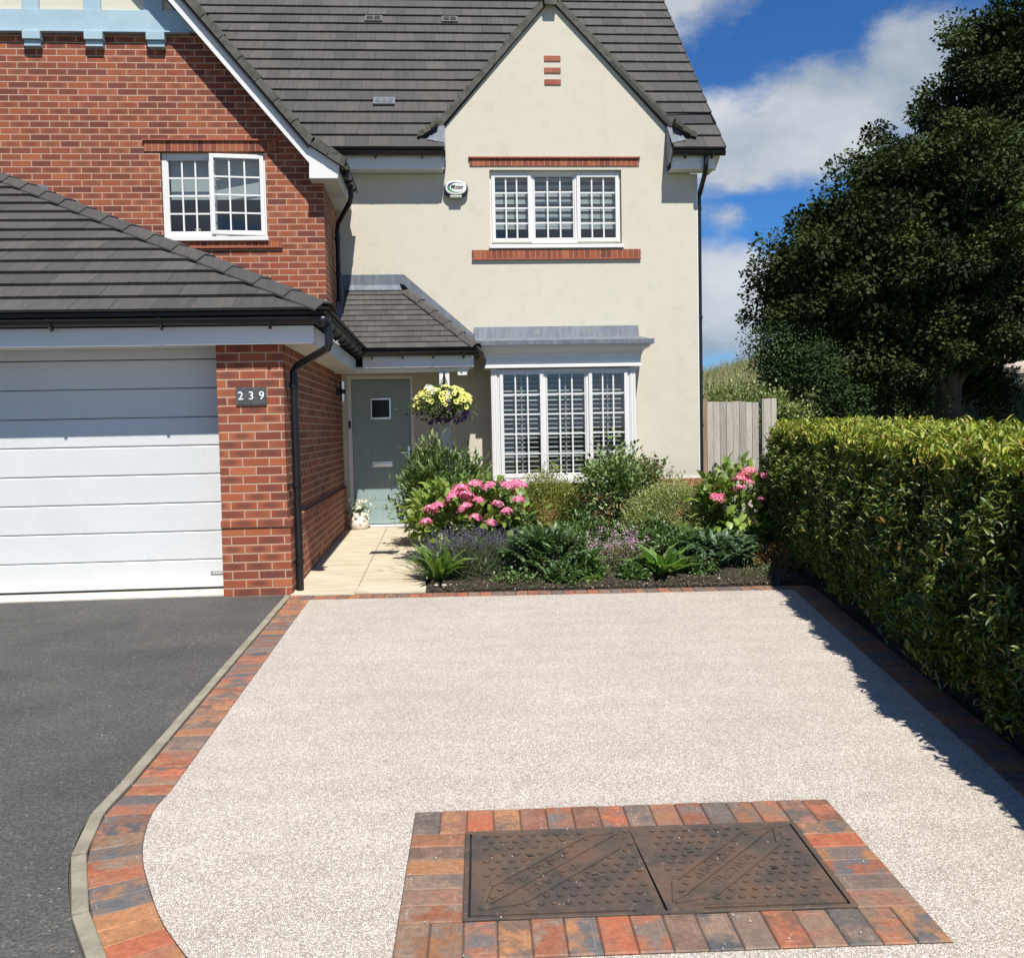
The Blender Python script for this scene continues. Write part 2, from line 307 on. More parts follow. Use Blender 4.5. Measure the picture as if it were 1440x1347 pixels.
# ------------------------------------------------------------------ mesh builder
def V(*a): return Vector(a)
class MB:
    def __init__(s): s.v = []; s.f = []; s.c = []; s.c2 = []; s.uv = []
    def face(s, pts, col=(1, 1, 1), col2=None, uv=None):
        i = len(s.v); s.v += [tuple(p) for p in pts]; s.f.append(tuple(range(i, i+len(pts)))); s.c.append(col); s.c2.append(col2 or col); s.uv.append(uv)
    def hexa(s, p, col=(1, 1, 1), col2=None, uvtop=None):
        i = len(s.v); s.v += [tuple(q) for q in p]
        for k, q in enumerate(((0, 3, 2, 1), (4, 5, 6, 7), (0, 1, 5, 4), (1, 2, 6, 5), (2, 3, 7, 6), (3, 0, 4, 7))):
            s.f.append(tuple(i+a for a in q)); s.c.append(col); s.c2.append(col2 or col); s.uv.append(uvtop if k == 1 else None)
    def box(s, x0, x1, y0, y1, z0, z1, col=(1, 1, 1)):
        s.hexa([(x0, y0, z0), (x1, y0, z0), (x1, y1, z0), (x0, y1, z0), (x0, y0, z1), (x1, y0, z1), (x1, y1, z1), (x0, y1, z1)], col)
    def prism(s, pts, vec, col=(1, 1, 1)):
        vec = Vector(vec); a = [Vector(p) for p in pts]; b = [p+vec for p in a]; n = len(a)
        i = len(s.v); s.v += [tuple(p) for p in a+b]
        fs = [tuple(range(n)), tuple(range(2*n-1, n-1, -1))] + [(k, (k+1) % n, n+(k+1) % n, n+k) for k in range(n)]
        for f in fs: s.f.append(tuple(i+q for q in f)); s.c.append(col); s.c2.append(col); s.uv.append(None)
    def tube(s, path, r, n=10, col=(1, 1, 1), caps=True):
        path = [Vector(p) for p in path]; rs = r if isinstance(r, (list, tuple)) else [r]*len(path)
        i = len(s.v); ref = None
        for k, p in enumerate(path):
            d = (path[min(k+1, len(path)-1)]-path[max(k-1, 0)]).normalized()
            if ref is None: ref = d.orthogonal().normalized()
            a = (ref - d*ref.dot(d))
            a = a.normalized() if a.length > 1e-5 else d.orthogonal().normalized(); ref = a; b = d.cross(a)
            for j in range(n):
                q = 2*math.pi*j/n; s.v.append(tuple(p + (a*math.cos(q)+b*math.sin(q))*rs[k]))
        for k in range(len(path)-1):
            for j in range(n):
                s.f.append((i+k*n+j, i+k*n+(j+1) % n, i+(k+1)*n+(j+1) % n, i+(k+1)*n+j)); s.c.append(col); s.c2.append(col); s.uv.append(None)
        if caps:
            for f in (tuple(i+j for j in reversed(range(n))), tuple(i+(len(path)-1)*n+j for j in range(n))):
                s.f.append(f); s.c.append(col); s.c2.append(col); s.uv.append(None)
    def lathe(s, c, prof, n=24, col=(1, 1, 1)):
        i = len(s.v)
        for r, z in prof:
            for j in range(n):
                q = 2*math.pi*j/n; s.v.append((c[0]+r*math.cos(q), c[1]+r*math.sin(q), c[2]+z))
        for k in range(len(prof)-1):
            for j in range(n):
                s.f.append((i+k*n+j, i+k*n+(j+1) % n, i+(k+1)*n+(j+1) % n, i+(k+1)*n+j)); s.c.append(col); s.c2.append(col); s.uv.append(None)
    def holed(s, outer, holes, fn, th, col=(1, 1, 1)):
        """2D outline with holes -> slab; fn(a,b,d) maps to 3D, th = thickness"""
        polys = [outer]+holes; flat = [p for q in polys for p in q]
        tris = tessellate_polygon([[Vector((p[0], p[1], 0)) for p in q] for q in polys])
        i = len(s.v); n = len(flat)
        s.v += [tuple(fn(p[0], p[1], 0)) for p in flat] + [tuple(fn(p[0], p[1], th)) for p in flat]
        fs = []
        for a in tris: fs += [tuple(a), tuple(n+q for q in reversed(a))]
        k = 0
        for q in polys:
            m = len(q); fs += [(k+j, k+(j+1) % m, n+k+(j+1) % m, n+k+j) for j in range(m)]; k += m
        for f in fs: s.f.append(tuple(i+q for q in f)); s.c.append(col); s.c2.append(col); s.uv.append(None)
    def build(s, name, m, parent=None, smooth=False, bevel=0, seg=2, recalc=True, label=None):
        root = parent
        while root is not None and root.parent is not None: root = root.parent
        off = np.array(root.location) if root is not None else np.zeros(3)
        me = bpy.data.meshes.new(name); v = np.array(s.v, dtype=np.float64)
        me.from_pydata(v.tolist(), [], s.f)
        cols = me.color_attributes.new('Col', 'FLOAT_COLOR', 'CORNER'); cols2 = me.color_attributes.new('Col2', 'FLOAT_COLOR', 'CORNER')
        uvl = me.uv_layers.new(name='UVMap')
        lc = []; lc2 = []; uv = []
        for p in me.polygons:
            nm = p.normal; a = max(range(3), key=lambda q: abs(nm[q]))
            given = s.uv[p.index]
            for j, vi in enumerate(p.vertices):
                lc += [*s.c[p.index][:3], 1.]; lc2 += [*s.c2[p.index][:3], 1.]
                co = s.v[vi]
                if given: uv += list(given[j])
                else: uv += [co[1], co[2]] if a == 0 else ([co[0], co[2]] if a == 1 else [co[0], co[1]])
        cols.data.foreach_set('color', lc); cols2.data.foreach_set('color', lc2); uvl.data.foreach_set('uv', uv)
        if recalc:
            bm = bmesh.new(); bm.from_mesh(me); bmesh.ops.recalc_face_normals(bm, faces=bm.faces); bm.to_mesh(me); bm.free()
        if smooth: me.polygons.foreach_set('use_smooth', [True]*len(me.polygons))
        me.transform(Matrix.Translation(Vector(-off)))
        me.materials.append(MT[m] if isinstance(m, str) else m)
        o = bpy.data.objects.new(name, me); COL.objects.link(o)
        if parent is not None: o.parent = parent
        if bevel:
            w = o.modifiers.new('bevel', 'BEVEL'); w.width = bevel; w.segments = seg; w.limit_method = 'ANGLE'; w.angle_limit = R(40)
        if label: o['label'] = label
        return o

def tag(o, label, cat, group=None):
    o['label'] = label; o['category'] = cat
    if group: o['group'] = group
    return o
def thing(name, loc, label, cat, group=None):
    o = bpy.data.objects.new(name, None); COL.objects.link(o); o.location = loc; o.empty_display_size = .1
    return tag(o, label, cat, group)
def struct(o): o['kind'] = 'structure'; return o
def child(name, me, parent, loc, rot=None, sc=1.):
    o = bpy.data.objects.new(name, me); COL.objects.link(o); o.parent = parent
    root = parent
    while root.parent is not None: root = root.parent
    o.location = Vector(loc)-root.location
    if rot is not None: o.rotation_euler = rot
    o.scale = (sc,)*3; return o

# ------------------------------------------------------------------ leaves as numpy batches
def unit(a): return a/np.maximum(np.linalg.norm(a, axis=-1, keepdims=True), 1e-9)
def leaf_batch(P, D, N, L, Wd, cols, fold=.25, curl=.25, shape='leaf'):
    """P base, D direction, N rough up-normal, L length, Wd width; returns verts, faces(list arrays), colours"""
    n = len(P); D = unit(D); Sx = unit(np.cross(D, N)); N = unit(np.cross(Sx, D))
    L = np.broadcast_to(L, (n,))[:, None]; Wd = np.broadcast_to(Wd, (n,))[:, None]
    def pt(a, w, h): return P + D*L*a + Sx*Wd*w + N*(Wd*abs(w)*fold*2 - L*curl*h)
    if shape == 'leaf':
        vs = [pt(0, 0, 0), pt(.36, -.46, .05), pt(.72, -.36, .30), pt(1, 0, .75), pt(.72, .36, .30), pt(.36, .46, .05), pt(.38, 0, .07), pt(.74, 0, .34)]
        q = [(0, 6, 1, 1), (1, 6, 7, 2), (2, 7, 3, 3), (0, 5, 6, 6), (5, 4, 7, 6), (4, 3, 7, 7)]
    else:
        vs = [pt(0, 0, 0), pt(.5, -.5, .2), pt(1, 0, .7), pt(.5, .5, .2)]
        q = [(0, 3, 2, 1)]
    k = len(vs); Vv = np.stack(vs, 1).reshape(-1, 3)
    base = (np.arange(n)*k)[:, None]
    loops = []; sizes = []
    fl = [tuple(dict.fromkeys(f)) for f in q]
    pat = np.concatenate([np.array(f) for f in fl]); sz = np.array([len(f) for f in fl])
    loops = (base+pat[None, :]).reshape(-1); sizes = np.tile(sz, n)
    C = np.repeat(cols, k, axis=0)
    return Vv, loops, sizes, C
def batch_obj(name, batches, m, parent=None, label=None):
    vo = 0; VV = []; LL = []; SS = []; CC = []
    for v, l, s, c in batches: VV.append(v); LL.append(l+vo); SS.append(s); CC.append(c); vo += len(v)
    Vv = np.concatenate(VV); Lp = np.concatenate(LL); Sz = np.concatenate(SS); C = np.concatenate(CC)
    root = parent
    while root is not None and root.parent is not None: root = root.parent
    if root is not None: Vv = Vv-np.array(root.location)
    me = bpy.data.meshes.new(name); me.vertices.add(len(Vv)); me.vertices.foreach_set('co', Vv.astype(np.float32).ravel())
    me.loops.add(len(Lp)); me.loops.foreach_set('vertex_index', Lp.astype(np.int32))
    st = np.concatenate([[0], np.cumsum(Sz)[:-1]]); me.polygons.add(len(Sz)); me.polygons.foreach_set('loop_start', st.astype(np.int32)); me.polygons.foreach_set('loop_total', Sz.astype(np.int32))
    me.update(calc_edges=True)
    a = me.color_attributes.new('Col', 'FLOAT_COLOR', 'POINT'); a.data.foreach_set('color', np.concatenate([np.clip(C, 0, 1), np.ones((len(C), 1))], 1).astype(np.float32).ravel())
    me.materials.append(MT[m]); o = bpy.data.objects.new(name, me); COL.objects.link(o)
    if parent is not None: o.parent = parent
    if label: o['label'] = label
    return o
def colmix(n, cs, jit=.18):
    cs = np.array(cs); i = rng.integers(0, len(cs), n); j = rng.integers(0, len(cs), n); f = rng.random((n, 1))
    return (cs[i]*f+cs[j]*(1-f))*(1+rng.normal(0, jit, (n, 1)))
def rdir(n): return unit(rng.normal(size=(n, 3)))
G = lambda y: .02*(y-8.2)          # the whole plot falls gently towards the road

# ================================================================== GROUND
def hill(x, y):
    h = G(y)-.06
    if y > 14: h = .056 + 2.75*(lambda q: q*q*(3-2*q))(min(1, (y-14)/27.)) + .0
    if y > 16 and x > 10: h += 1.0*min(1, (y-16)/6)*min(1, (x-10)/4)
    if y > 13: h += .10*math.sin(x*.7+1)*math.sin(y*.45)*min(1, (y-13)/5)
    return h
mb = MB(); xs = [-300, -120, -60, -30, -16, -12]+[i for i in range(-8, 30)]+[32, 36, 42, 50, 70, 110, 200, 400]
ys = [-60, -30, -14, -8, -4, 0, 4, 8, 10, 12, 13]+[14+i for i in range(0, 32)]+[50, 60, 80, 120, 200, 400, 900]
grid = {(i, j): len(mb.v)-1 for i in range(len(xs)) for j in range(len(ys)) if not mb.v.append((xs[i], ys[j], hill(xs[i], ys[j])))}
for i in range(len(xs)-1):
    for j in range(len(ys)-1):
        mb.f.append((grid[i, j], grid[i+1, j], grid[i+1, j+1], grid[i, j+1])); mb.c.append((1, 1, 1)); mb.c2.append((1, 1, 1)); mb.uv.append(None)
struct(mb.build('ground', 'grass', smooth=True, recalc=False))

def P(x, y, h=0.): return (x, y, G(y)+h)
def resample(pts, step):
    pts = [Vector((*p, 0)) for p in pts]; out = [pts[0]]; acc = 0
    d = [0]
    for a, b in zip(pts, pts[1:]): d.append(d[-1]+(b-a).length)
    n = max(1, round(d[-1]/step))
    res = []
    for k in range(n+1):
        q = d[-1]*k/n; i = min(max(j for j in range(len(d)) if d[j] <= q+1e-9), len(pts)-2)
        res.append(pts[i].lerp(pts[i+1], (q-d[i])/(d[i+1]-d[i])))
    return res
def catmull(pts, n=6):
    o = []
    p = [pts[0]]+pts+[pts[-1]]
    for i in range(1, len(p)-2):
        for k in range(n):
            s = k/n; o.append(tuple(.5*((2*p[i][c])+(-p[i-1][c]+p[i+1][c])*s+(2*p[i-1][c]-5*p[i][c]+4*p[i+1][c]-p[i+2][c])*s*s+(-p[i-1][c]+3*p[i][c]-3*p[i+1][c]+p[i+2][c])*s**3) for c in (0, 1)))
    o.append(pts[-1]); return o
# left edge: outer side of the block border, straight then bending towards the road
edge_out = [(-1.345, 8.22), (-1.355, 6), (-1.36, 4.45), (-1.36, 4.1)] + catmull([(-1.36, 4.0), (-1.37, 3.75), (-1.31, 3.42), (-1.20, 3.12), (-1.02, 2.76), (-.72, 2.36), (-.30, 2.02), (.35, 1.78), (1.3, 1.68)])[1:]
def offset(pl, d):
    o = []
    for i, p in enumerate(pl):
        a = Vector(pl[max(i-1, 0)]); b = Vector(pl[min(i+1, len(pl)-1)]); t_ = (b-a).normalized(); nrm = Vector((-t_.y, t_.x)); o.append((p[0]+nrm.x*d, p[1]+nrm.y*d))
    return o
edge_in = offset(edge_out, .185); kerb_out = offset(edge_out, -.056)
# sheets: tarmac left, resin, soil under everything
KEEP = 4
mb = MB(); out = [(-9.5, 8.62), (-1.42, 8.62)]+[(-1.42, 8.2)]+kerb_out+[(1.3, -6), (-9.5, -6)]
mb.face([P(x, y, 0) for x, y in out]); struct(mb.build('tarmac_driveway', 'tarmac', recalc=False))
right_in = [(2.93, 7.80), (2.71, 6.45), (2.46, 4.83), (2.25, 3.5), (2.03, 2.1), (1.96, 1.68)]
mb = MB(); mb.face([P(x, y, 0.002) for x, y in [(-1.17, 8.03)]+edge_in[1:]+list(reversed(right_in))])
resin = struct(mb.build('resin_driveway', 'resin', recalc=False))
mb = MB(); mb.face([P(x, y, -.004) for x, y in [(-9.5, 1.7), (9, 1.7), (9, -6), (-9.5, -6)]][::-1]); struct(mb.build('pavement', 'tarmac', recalc=False))
# joint bed below the blocks
mb = MB(); mb.face([P(x, y, -.012) for x, y in [(-1.37, 8.7), (-1.42, 1.5), (3.1, 1.5), (3.3, 8.7)]]); struct(mb.build('paving_bed', 'joint', recalc=False))

PAL = [(.36, .115, .056), (.31, .115, .06), (.30, .15, .075), (.36, .17, .075), (.14, .112, .10), (.105, .105, .106), (.20, .128, .09), (.24, .12, .08), (.22, .15, .105), (.14, .125, .112), (.17, .125, .10), (.30, .125, .07)]
def paver(mb, c, ax, ay, L=.2, Wd=.1, gap=.003, h=.0):
    """c centre (x,y); ax unit vector along block length; chamfered top, lying on the slope"""
    ax = Vector(ax).normalized(); ay = Vector(ay).normalized()
    c1 = random.choice(PAL); c2 = random.choice(PAL); k = random.uniform(.68, 1.02); c1 = tuple(q*k for q in c1)
    hz = h+random.uniform(-.0012, .0016)
    def q(u, v, z):
        x = c[0]+ax.x*u+ay.x*v; y = c[1]+ax.y*u+ay.y*v; return P(x, y, z)
    a, b = L/2-gap/2, Wd/2-gap/2; ch = .004
    top = [(-a+ch, -b+ch), (a-ch, -b+ch), (a-ch, b-ch), (-a+ch, b-ch)]; mid = [(-a, -b), (a, -b), (a, b), (-a, b)]
    uvt = [(u+.1, v+.05) for u, v in top]
    mb.face([q(u, v, hz+.004) for u, v in top], c1, c2, uvt)
    for i in range(4):
        j = (i+1) % 4
        mb.face([q(*mid[i], hz), q(*mid[j], hz), q(*top[j], hz+.004), q(*top[i], hz+.004)], c1, c2, [(0, 0)]*4)
        mb.face([q(*mid[i], -.05), q(*mid[j], -.05), q(*mid[j], hz), q(*mid[i], hz)], c1, c2, [(0, 0)]*4)
def border(name, pts, width, side, start=0):
    mb = MB(); rs = resample(pts, .1015)
    for a, b in zip(rs, rs[1:]):
        t_ = (b-a).normalized(); nrm = Vector((-t_.y, t_.x, 0))*side; c = (a+b)/2+nrm*width/2
        paver(mb, (c.x, c.y), (nrm.x, nrm.y), (t_.x, t_.y), width, (b-a).length)
    return struct(mb.build(name, 'paver', recalc=False))
border('left_block_border', edge_out, .185, 1)
border('right_block_border', list(right_in), .20, 1)
border('back_block_border', [(-1.36, 8.03+.0), (3.12, 7.77)], .185, 1)
# kerb edging between tarmac and blocks: separate lengths with open joints
mb = MB(); ko = resample([p for p in edge_out if p[1] < 8.3], .02); cuts = [0, .9, 1.8, 2.7, 3.6, 4.15, 4.45, 4.80, 5.25, 5.6, 5.95, 6.3, 6.7, 7.2]
for a, b in zip(cuts, cuts[1:]):
    i0, i1 = int(a/.02)+0, min(int(b/.02), len(ko)-1)
    if i1-i0 < 3: continue
    A, B = ko[i0], ko[i1]; t_ = (B-A).normalized(); n_ = Vector((-t_.y, t_.x, 0)); A = A+t_*.003; B = B-t_*.003
    pts = [A-n_*.004, B-n_*.004, B-n_*.056, A-n_*.056]
    lo = [P(p.x, p.y, -.06) for p in pts]; hi = [P(p.x, p.y, .012+random.uniform(-.002, .002)) for p in pts]
    mb.hexa(lo+hi)
struct(mb.build('kerb_edging', 'kerb', bevel=.006))
# path slabs
mb = MB(); ysl = [8.56, 9.17, 10.07, 10.67, 11.57, 12.17, 12.9]
for k, (a, b) in enumerate(zip(ysl, ysl[1:])):
    for x0, x1 in ((-1.37, -.80), (-.80, -.20)):
        mb.hexa([P(x0+.003, a+.003, -.03), P(x1-.003, a+.003, -.03), P(x1-.003, b-.003, -.03), P(x0+.003, b-.003, -.03), P(x0+.003, a+.003, .012), P(x1-.003, a+.003, .012), P(x1-.003, b-.003, .012), P(x0+.003, b-.003, .012)])
for x0, x1 in ((-1.36, -.80), (-.80, -.19)):
    mb.hexa([P(x0, 8.23, -.03), P(x1-.002, 8.19, -.03), P(x1-.002, 8.557, -.03), P(x0, 8.557, -.03), P(x0, 8.23, .010), P(x1-.002, 8.19, .010), P(x1-.002, 8.557, .010), P(x0, 8.557, .010)])
struct(mb.build('sandstone_path', 'slab', bevel=.002))
mb = MB(); mb.face([P(x, y, -.002) for x, y in ((-1.37, 8.2), (-.19, 8.15), (-.19, 13), (-1.37, 13))]); struct(mb.build('path_bed', 'joint', recalc=False))
# garage sill strip
mb = MB(); mb.hexa([P(-6.3, 8.33, -.02), P(-1.935, 8.33, -.02), P(-1.935, 8.66, -.02), P(-6.3, 8.66, -.02), P(-6.3, 8.33, .010), P(-1.935, 8.33, .010), P(-1.935, 8.66, .010), P(-6.3, 8.66, .010)])
struct(mb.build('garage_sill', 'concrete'))
# planting bed with lumpy soil
mb = MB(); nx, ny = 70, 80; ids = {}
for i in range(nx+1):
    for j in range(ny+1):
        x = -.19+i*(4.6+.19)/nx; y0 = 8.225-.058*(x+.19)*.98; y = y0+j*(13.3-y0)/ny
        edge = min(1, j/2, (nx-i)/1 if i < nx else 1) * (1 if i > 0 else .2)
        z = G(y)+.0 + -.012*(j == 0)+edge*(.03+.022*math.sin(x*9+y*5)*math.sin(y*11-x*3)+random.uniform(-.012, .014)); ids[i, j] = len(mb.v); mb.v.append((x, y, z))
for i in range(nx):
    for j in range(ny):
        mb.f.append((ids[i, j], ids[i+1, j], ids[i+1, j+1], ids[i, j+1])); mb.c.append((1,)*3); mb.c2.append((1,)*3); mb.uv.append(None)
struct(mb.build('flower_bed_soil', 'soil', recalc=False))
mb = MB(); ids = {}; nx, ny = 14, 90        # strip below the hedge
for i in range(nx+1):
    for j in range(ny+1):
        y = 1.0+j*(8.05-1.0)/ny; xi = 2.455+(y-3.5)*.157; x = xi+i*.11
        z = G(y)-.012+(0 if i == 0 else .02+.02*math.sin(x*13+y*6)+random.uniform(-.012, .014)); ids[i, j] = len(mb.v); mb.v.append((x, y, z))
for i in range(nx):
    for j in range(ny):
        mb.f.append((ids[i, j], ids[i+1, j], ids[i+1, j+1], ids[i, j+1])); mb.c.append((1,)*3); mb.c2.append((1,)*3); mb.uv.append(None)
struct(mb.build('hedge_soil', 'soil', recalc=False))

# ------------------------------------------------------------------ manhole with its ring of blocks
ANG = R(-2.2); MC = (.645, 3.105)
def mt(u, v, h=0.):
    x = MC[0]+u*math.cos(ANG)-v*math.sin(ANG); y = MC[1]+u*math.sin(ANG)+v*math.cos(ANG); return P(x, y, h)
def ex(u, v): return (math.cos(ANG)*u-math.sin(ANG)*v, math.sin(ANG)*u+math.cos(ANG)*v)
hw, hd = .612, .305                       # half size of the iron frame
mb = MB(); HO = .0055
mb2 = MB()
nb = 16; wb = (2*hw+.4)/nb
for sgn in (1, -1):
    for k in range(nb):
        u = -hw-.2+wb*(k+.5); v = sgn*(hd+.1); c = mt(u, v); paver(mb, c[:2], ex(0, 1), ex(1, 0), .2, wb, h=HO)
nv_ = 6; wv = 2*hd/nv_
for sgn in (1, -1):
    for k in range(nv_):
        v = -hd+wv*(k+.5); u = sgn*(hw+.1); c = mt(u, v); paver(mb, c[:2], ex(1, 0), ex(0, 1), .2, wv, h=HO)
struct(mb.build('manhole_block_surround', 'paver', recalc=False))
mb = MB(); mb.face([mt(u, v, .0045) for u, v in ((-hw-.2, -hd-.2), (hw+.2, -hd-.2), (hw+.2, hd+.2), (-hw-.2, hd+.2))]); struct(mb.build('manhole_joint_bed', 'joint', recalc=False))
mc = mt(0, 0)
man = thing('manhole_cover', mc, 'rusty cast iron double manhole cover set in a ring of mixed red and charcoal blocks', 'manhole cover')
mb = MB(); z0, z1 = .006, .0135
fw_ = .016
def mbox(mb, u0, u1, v0, v1, za, zb):
    mb.hexa([mt(u0, v0, za), mt(u1, v0, za), mt(u1, v1, za), mt(u0, v1, za), mt(u0, v0, zb), mt(u1, v0, zb), mt(u1, v1, zb), mt(u0, v1, zb)])
mbox(mb, -hw, hw, -hd, -hd+fw_, z0, z1); mbox(mb, -hw, hw, hd-fw_, hd, z0, z1)
mbox(mb, -hw, -hw+fw_, -hd+fw_, hd-fw_, z0, z1); mbox(mb, hw-fw_, hw, -hd+fw_, hd-fw_, z0, z1)
mb.build('frame', 'iron', man, bevel=.002)
def barm(mb, a, b, w, za, zb):
    a = Vector(a); b = Vector(b); t_ = (b-a).normalized(); n_ = Vector((-t_.y, t_.x))*w/2
    q = [a-n_, b-n_, b+n_, a+n_]; mb.hexa([mt(p.x, p.y, za) for p in q]+[mt(p.x, p.y, zb) for p in q])
for side, (u0, u1) in enumerate(((-hw+.024, .018), (.024, hw-.024))):
    mb = MB(); v0, v1 = -hd+.024, hd-.024; zt = .0145
    # lid plate with a clipped tongue towards the middle
    if side == 0: ol = [(u0, v0), (u1-.10, v0), (u1-.07, v0-.03), (u1-.004, v0-.03), (u1-.03, v1+.018), (u1-.15, v1+.018), (u1-.19, v1), (u0, v1)]
    else: ol = [(u0+.0, v0-.03), (u0+.10, v0-.03), (u0+.115, v0), (u1, v0), (u1, v1), (u0+.05, v1), (u0+.02, v1+.018), (u0-.034, v1+.018)]
    n_ = len(ol); top = [mt(a, b, zt) for a, b in ol]; bot = [mt(a, b, .004) for a, b in ol]
    mb.face(top); [mb.face([bot[i], bot[(i+1) % n_], top[(i+1) % n_], top[i]]) for i in range(n_)]
    # raised chevrons
    nu, nv2 = 13, 11
    du = (u1-u0-.05)/nu; dv = (v1-v0-.03)/nv2
    for i in range(nu):
        for j in range(nv2):
            u = u0+.03+du*(i+.5+(.5 if j % 2 else 0)*.9); v = v0+.02+dv*(j+.5)
            if u > u1-.03: continue
            dg = abs((u-u0)*(v1-v0)-(v-v0)*(u1-u0))/math.hypot(v1-v0, u1-u0)
            if dg < .055 and .18 < (u-u0)/(u1-u0) < .85: continue
            s_ = .0098
            barm(mb, (u-s_, v+s_*.75), (u, v-s_*.4), .0046, zt-.001, zt+.0048); barm(mb, (u, v-s_*.4), (u+s_, v+s_*.75), .0046, zt-.001, zt+.0048)
    A = Vector((u0+.03, v0+.03)); B = Vector((u1-.06, v1-.02)); t_ = (B-A).normalized(); n_ = Vector((-t_.y, t_.x))
    barm(mb, A, B, .009, zt-.001, zt+.0065)
    for sg in (1, -1):
        a1 = A+t_*.12+n_*.075*sg; b1 = B-t_*.12+n_*.075*sg
        for p, q in ((A, a1), (a1, b1), (b1, B)): barm(mb, p, q, .018, zt-.001, zt+.006)
    # worn cast markings: rows of short raised strokes, too worn to read
    rs_ = random.Random(3+side)
    for sg in (1, -1):
        for k in range(11):
            c = A+t_*(.19+.024*k)+n_*(.036*sg)
            for _ in range(3):
                a = c+t_*rs_.uniform(-.007, .007)+n_*rs_.uniform(-.018, .018); an = rs_.choice([0, 1.57, 1.57, .5]); d = (t_*math.cos(an)+n_*math.sin(an))*rs_.uniform(.006, .013)
                barm(mb, a-d, a+d, .0040, zt-.001, zt+.0030)
    for k in range(26):
        u = u0+.09+k*.0085; barm(mb, (u, v0+.008), (u, v0+.016), .0035, zt-.001, zt+.003)
    for (a, b) in (((.34, .66), (.68, .40)) if side == 0 else ((.27, .64), (.72, .40))):
        u = u0+a*(u1-u0); v = v0+b*(v1-v0)
        for k in range(10):
            q = math.pi*(1.0+k/10); q2 = math.pi*(1.0+(k+1)/10); barm(mb, (u+.032*math.cos(q), v+.024*math.sin(q)), (u+.032*math.cos(q2), v+.024*math.sin(q2)), .004, zt-.001, zt+.003)
    lid = mb.build('lid', 'iron', man, recalc=False)
    for (a, b) in (((.34, .66), (.68, .40)) if side == 0 else ((.27, .64), (.72, .40))):
        u = u0+a*(u1-u0); v = v0+b*(v1-v0); mb = MB(); barm(mb, (u-.012, v), (u+.012, v+.005), .008, zt-.001, zt+.0012)
        mb.build('keyhole', 'black', lid)
mb = MB(); mb.face([mt(u, v, .0056) for u, v in ((-hw+.01, -hd+.01), (hw-.01, -hd+.01), (hw-.01, hd-.01), (-hw+.01, hd-.01))]); mb.build('shadow_gap', 'black', man, recalc=False)
# scattered loose gravel chips and a fallen leaf or two
mb = MB(); ch = random.Random(5)
for k in range(135):
    if k < 95: u, v = ch.uniform(-.85, .85), ch.uniform(-.52, .52); x, y, _ = mt(u, v); h = .013
    else: x, y = ch.uniform(-5, -1.45), ch.uniform(2.7, 8.2); h = .004
    s_ = ch.uniform(.0014, .0032); g_ = G(y)+h; c = ch.choice([(.7, .66, .6), (.6, .56, .5), (.45, .42, .38)])
    mb.hexa([(x-s_, y-s_*.7, g_), (x+s_, y-s_, g_), (x+s_*.8, y+s_, g_), (x-s_*.7, y+s_*.8, g_), (x-s_*.6, y-s_*.5, g_+s_*1.2), (x+s_*.5, y-s_*.6, g_+s_*1.1), (x+s_*.5, y+s_*.5, g_+s_), (x-s_*.4, y+s_*.5, g_+s_*1.3)], c)
o = mb.build('loose_gravel', 'stoneg'); o['kind'] = 'stuff'; o['label'] = 'loose pale gravel chips scattered over the manhole and tarmac'; o['category'] = 'gravel'

# ================================================================== HOUSE
house = thing('house', (0, 13, .1), 'two storey detached house of red brick and cream render with dark tiled roofs and garage', 'house')
H = house
def wl(x, z, d): return None
def fY(y0): return lambda a, b, d: (a, y0+d, b)
def fX(x0): return lambda a, b, d: (x0-d, a, b)     # a = y, b = z, slab grows towards -x
def rect(x0, x1, z0, z1): return [(x0, z0), (x1, z0), (x1, z1), (x0, z1)]
XS = -1.37                                            # plane of the brick side wall
YG, YB, YR = 8.3, 11.6, 13.0                          # garage front, upper brick front, rendered front
DX0, DX1 = -6.2, -1.932                               # garage door opening
# garage front with the pier
mb = MB()
mb.box(-6.9, DX0, YG, YG+.36, .0, 2.172); mb.build('garage_pier', 'brick', H); mb = MB(); mb.box(DX1, XS, YG, YG+.36, .0, 2.172); mb.build('garage_pier', 'brick', H); mb = MB(); mb.box(DX0+.001, DX1-.001, YG-.001, 8.70, 2.1745, 2.19); mb.build('opening_soffit', 'soffit', H)
mb = MB()
mb.box(DX1-.001, XS+.022, YG-.022, YG+.20, -.03, .60); mb.build('brick_plinth', 'brick', H)
mb = MB(); mb.box(DX1-.003, XS+.036, YG-.036, YG+.22, .6005, .664); mb.build('plinth_course', 'brick', H, bevel=.006)
mb = MB(); mb.box(XS-.001, XS+.034, YG+.2205, YR-.01, .6005, .664); mb.build('plinth_course', 'brick', H, bevel=.006)
mb = MB(); mb.holed([(YG+.361, -.02), (YR, .05), (YR, 2.172), (YG+.361, 2.172)], [], fX(XS), .25); mb.build('garage_side_wall', 'brick', H)
mb = MB(); mb.box(XS-.001, XS+.02, YG+.2, YR-.01, -.02, .60); mb.build('side_plinth', 'brick', H)
mb = MB(); mb.box(-7.15, -6.9, YG, 13, 0, 2.17); mb.box(-6.88, -1.62, 12.0, 12.2, 0, 2.17); mb.build('garage_back_wall', 'brick', H)
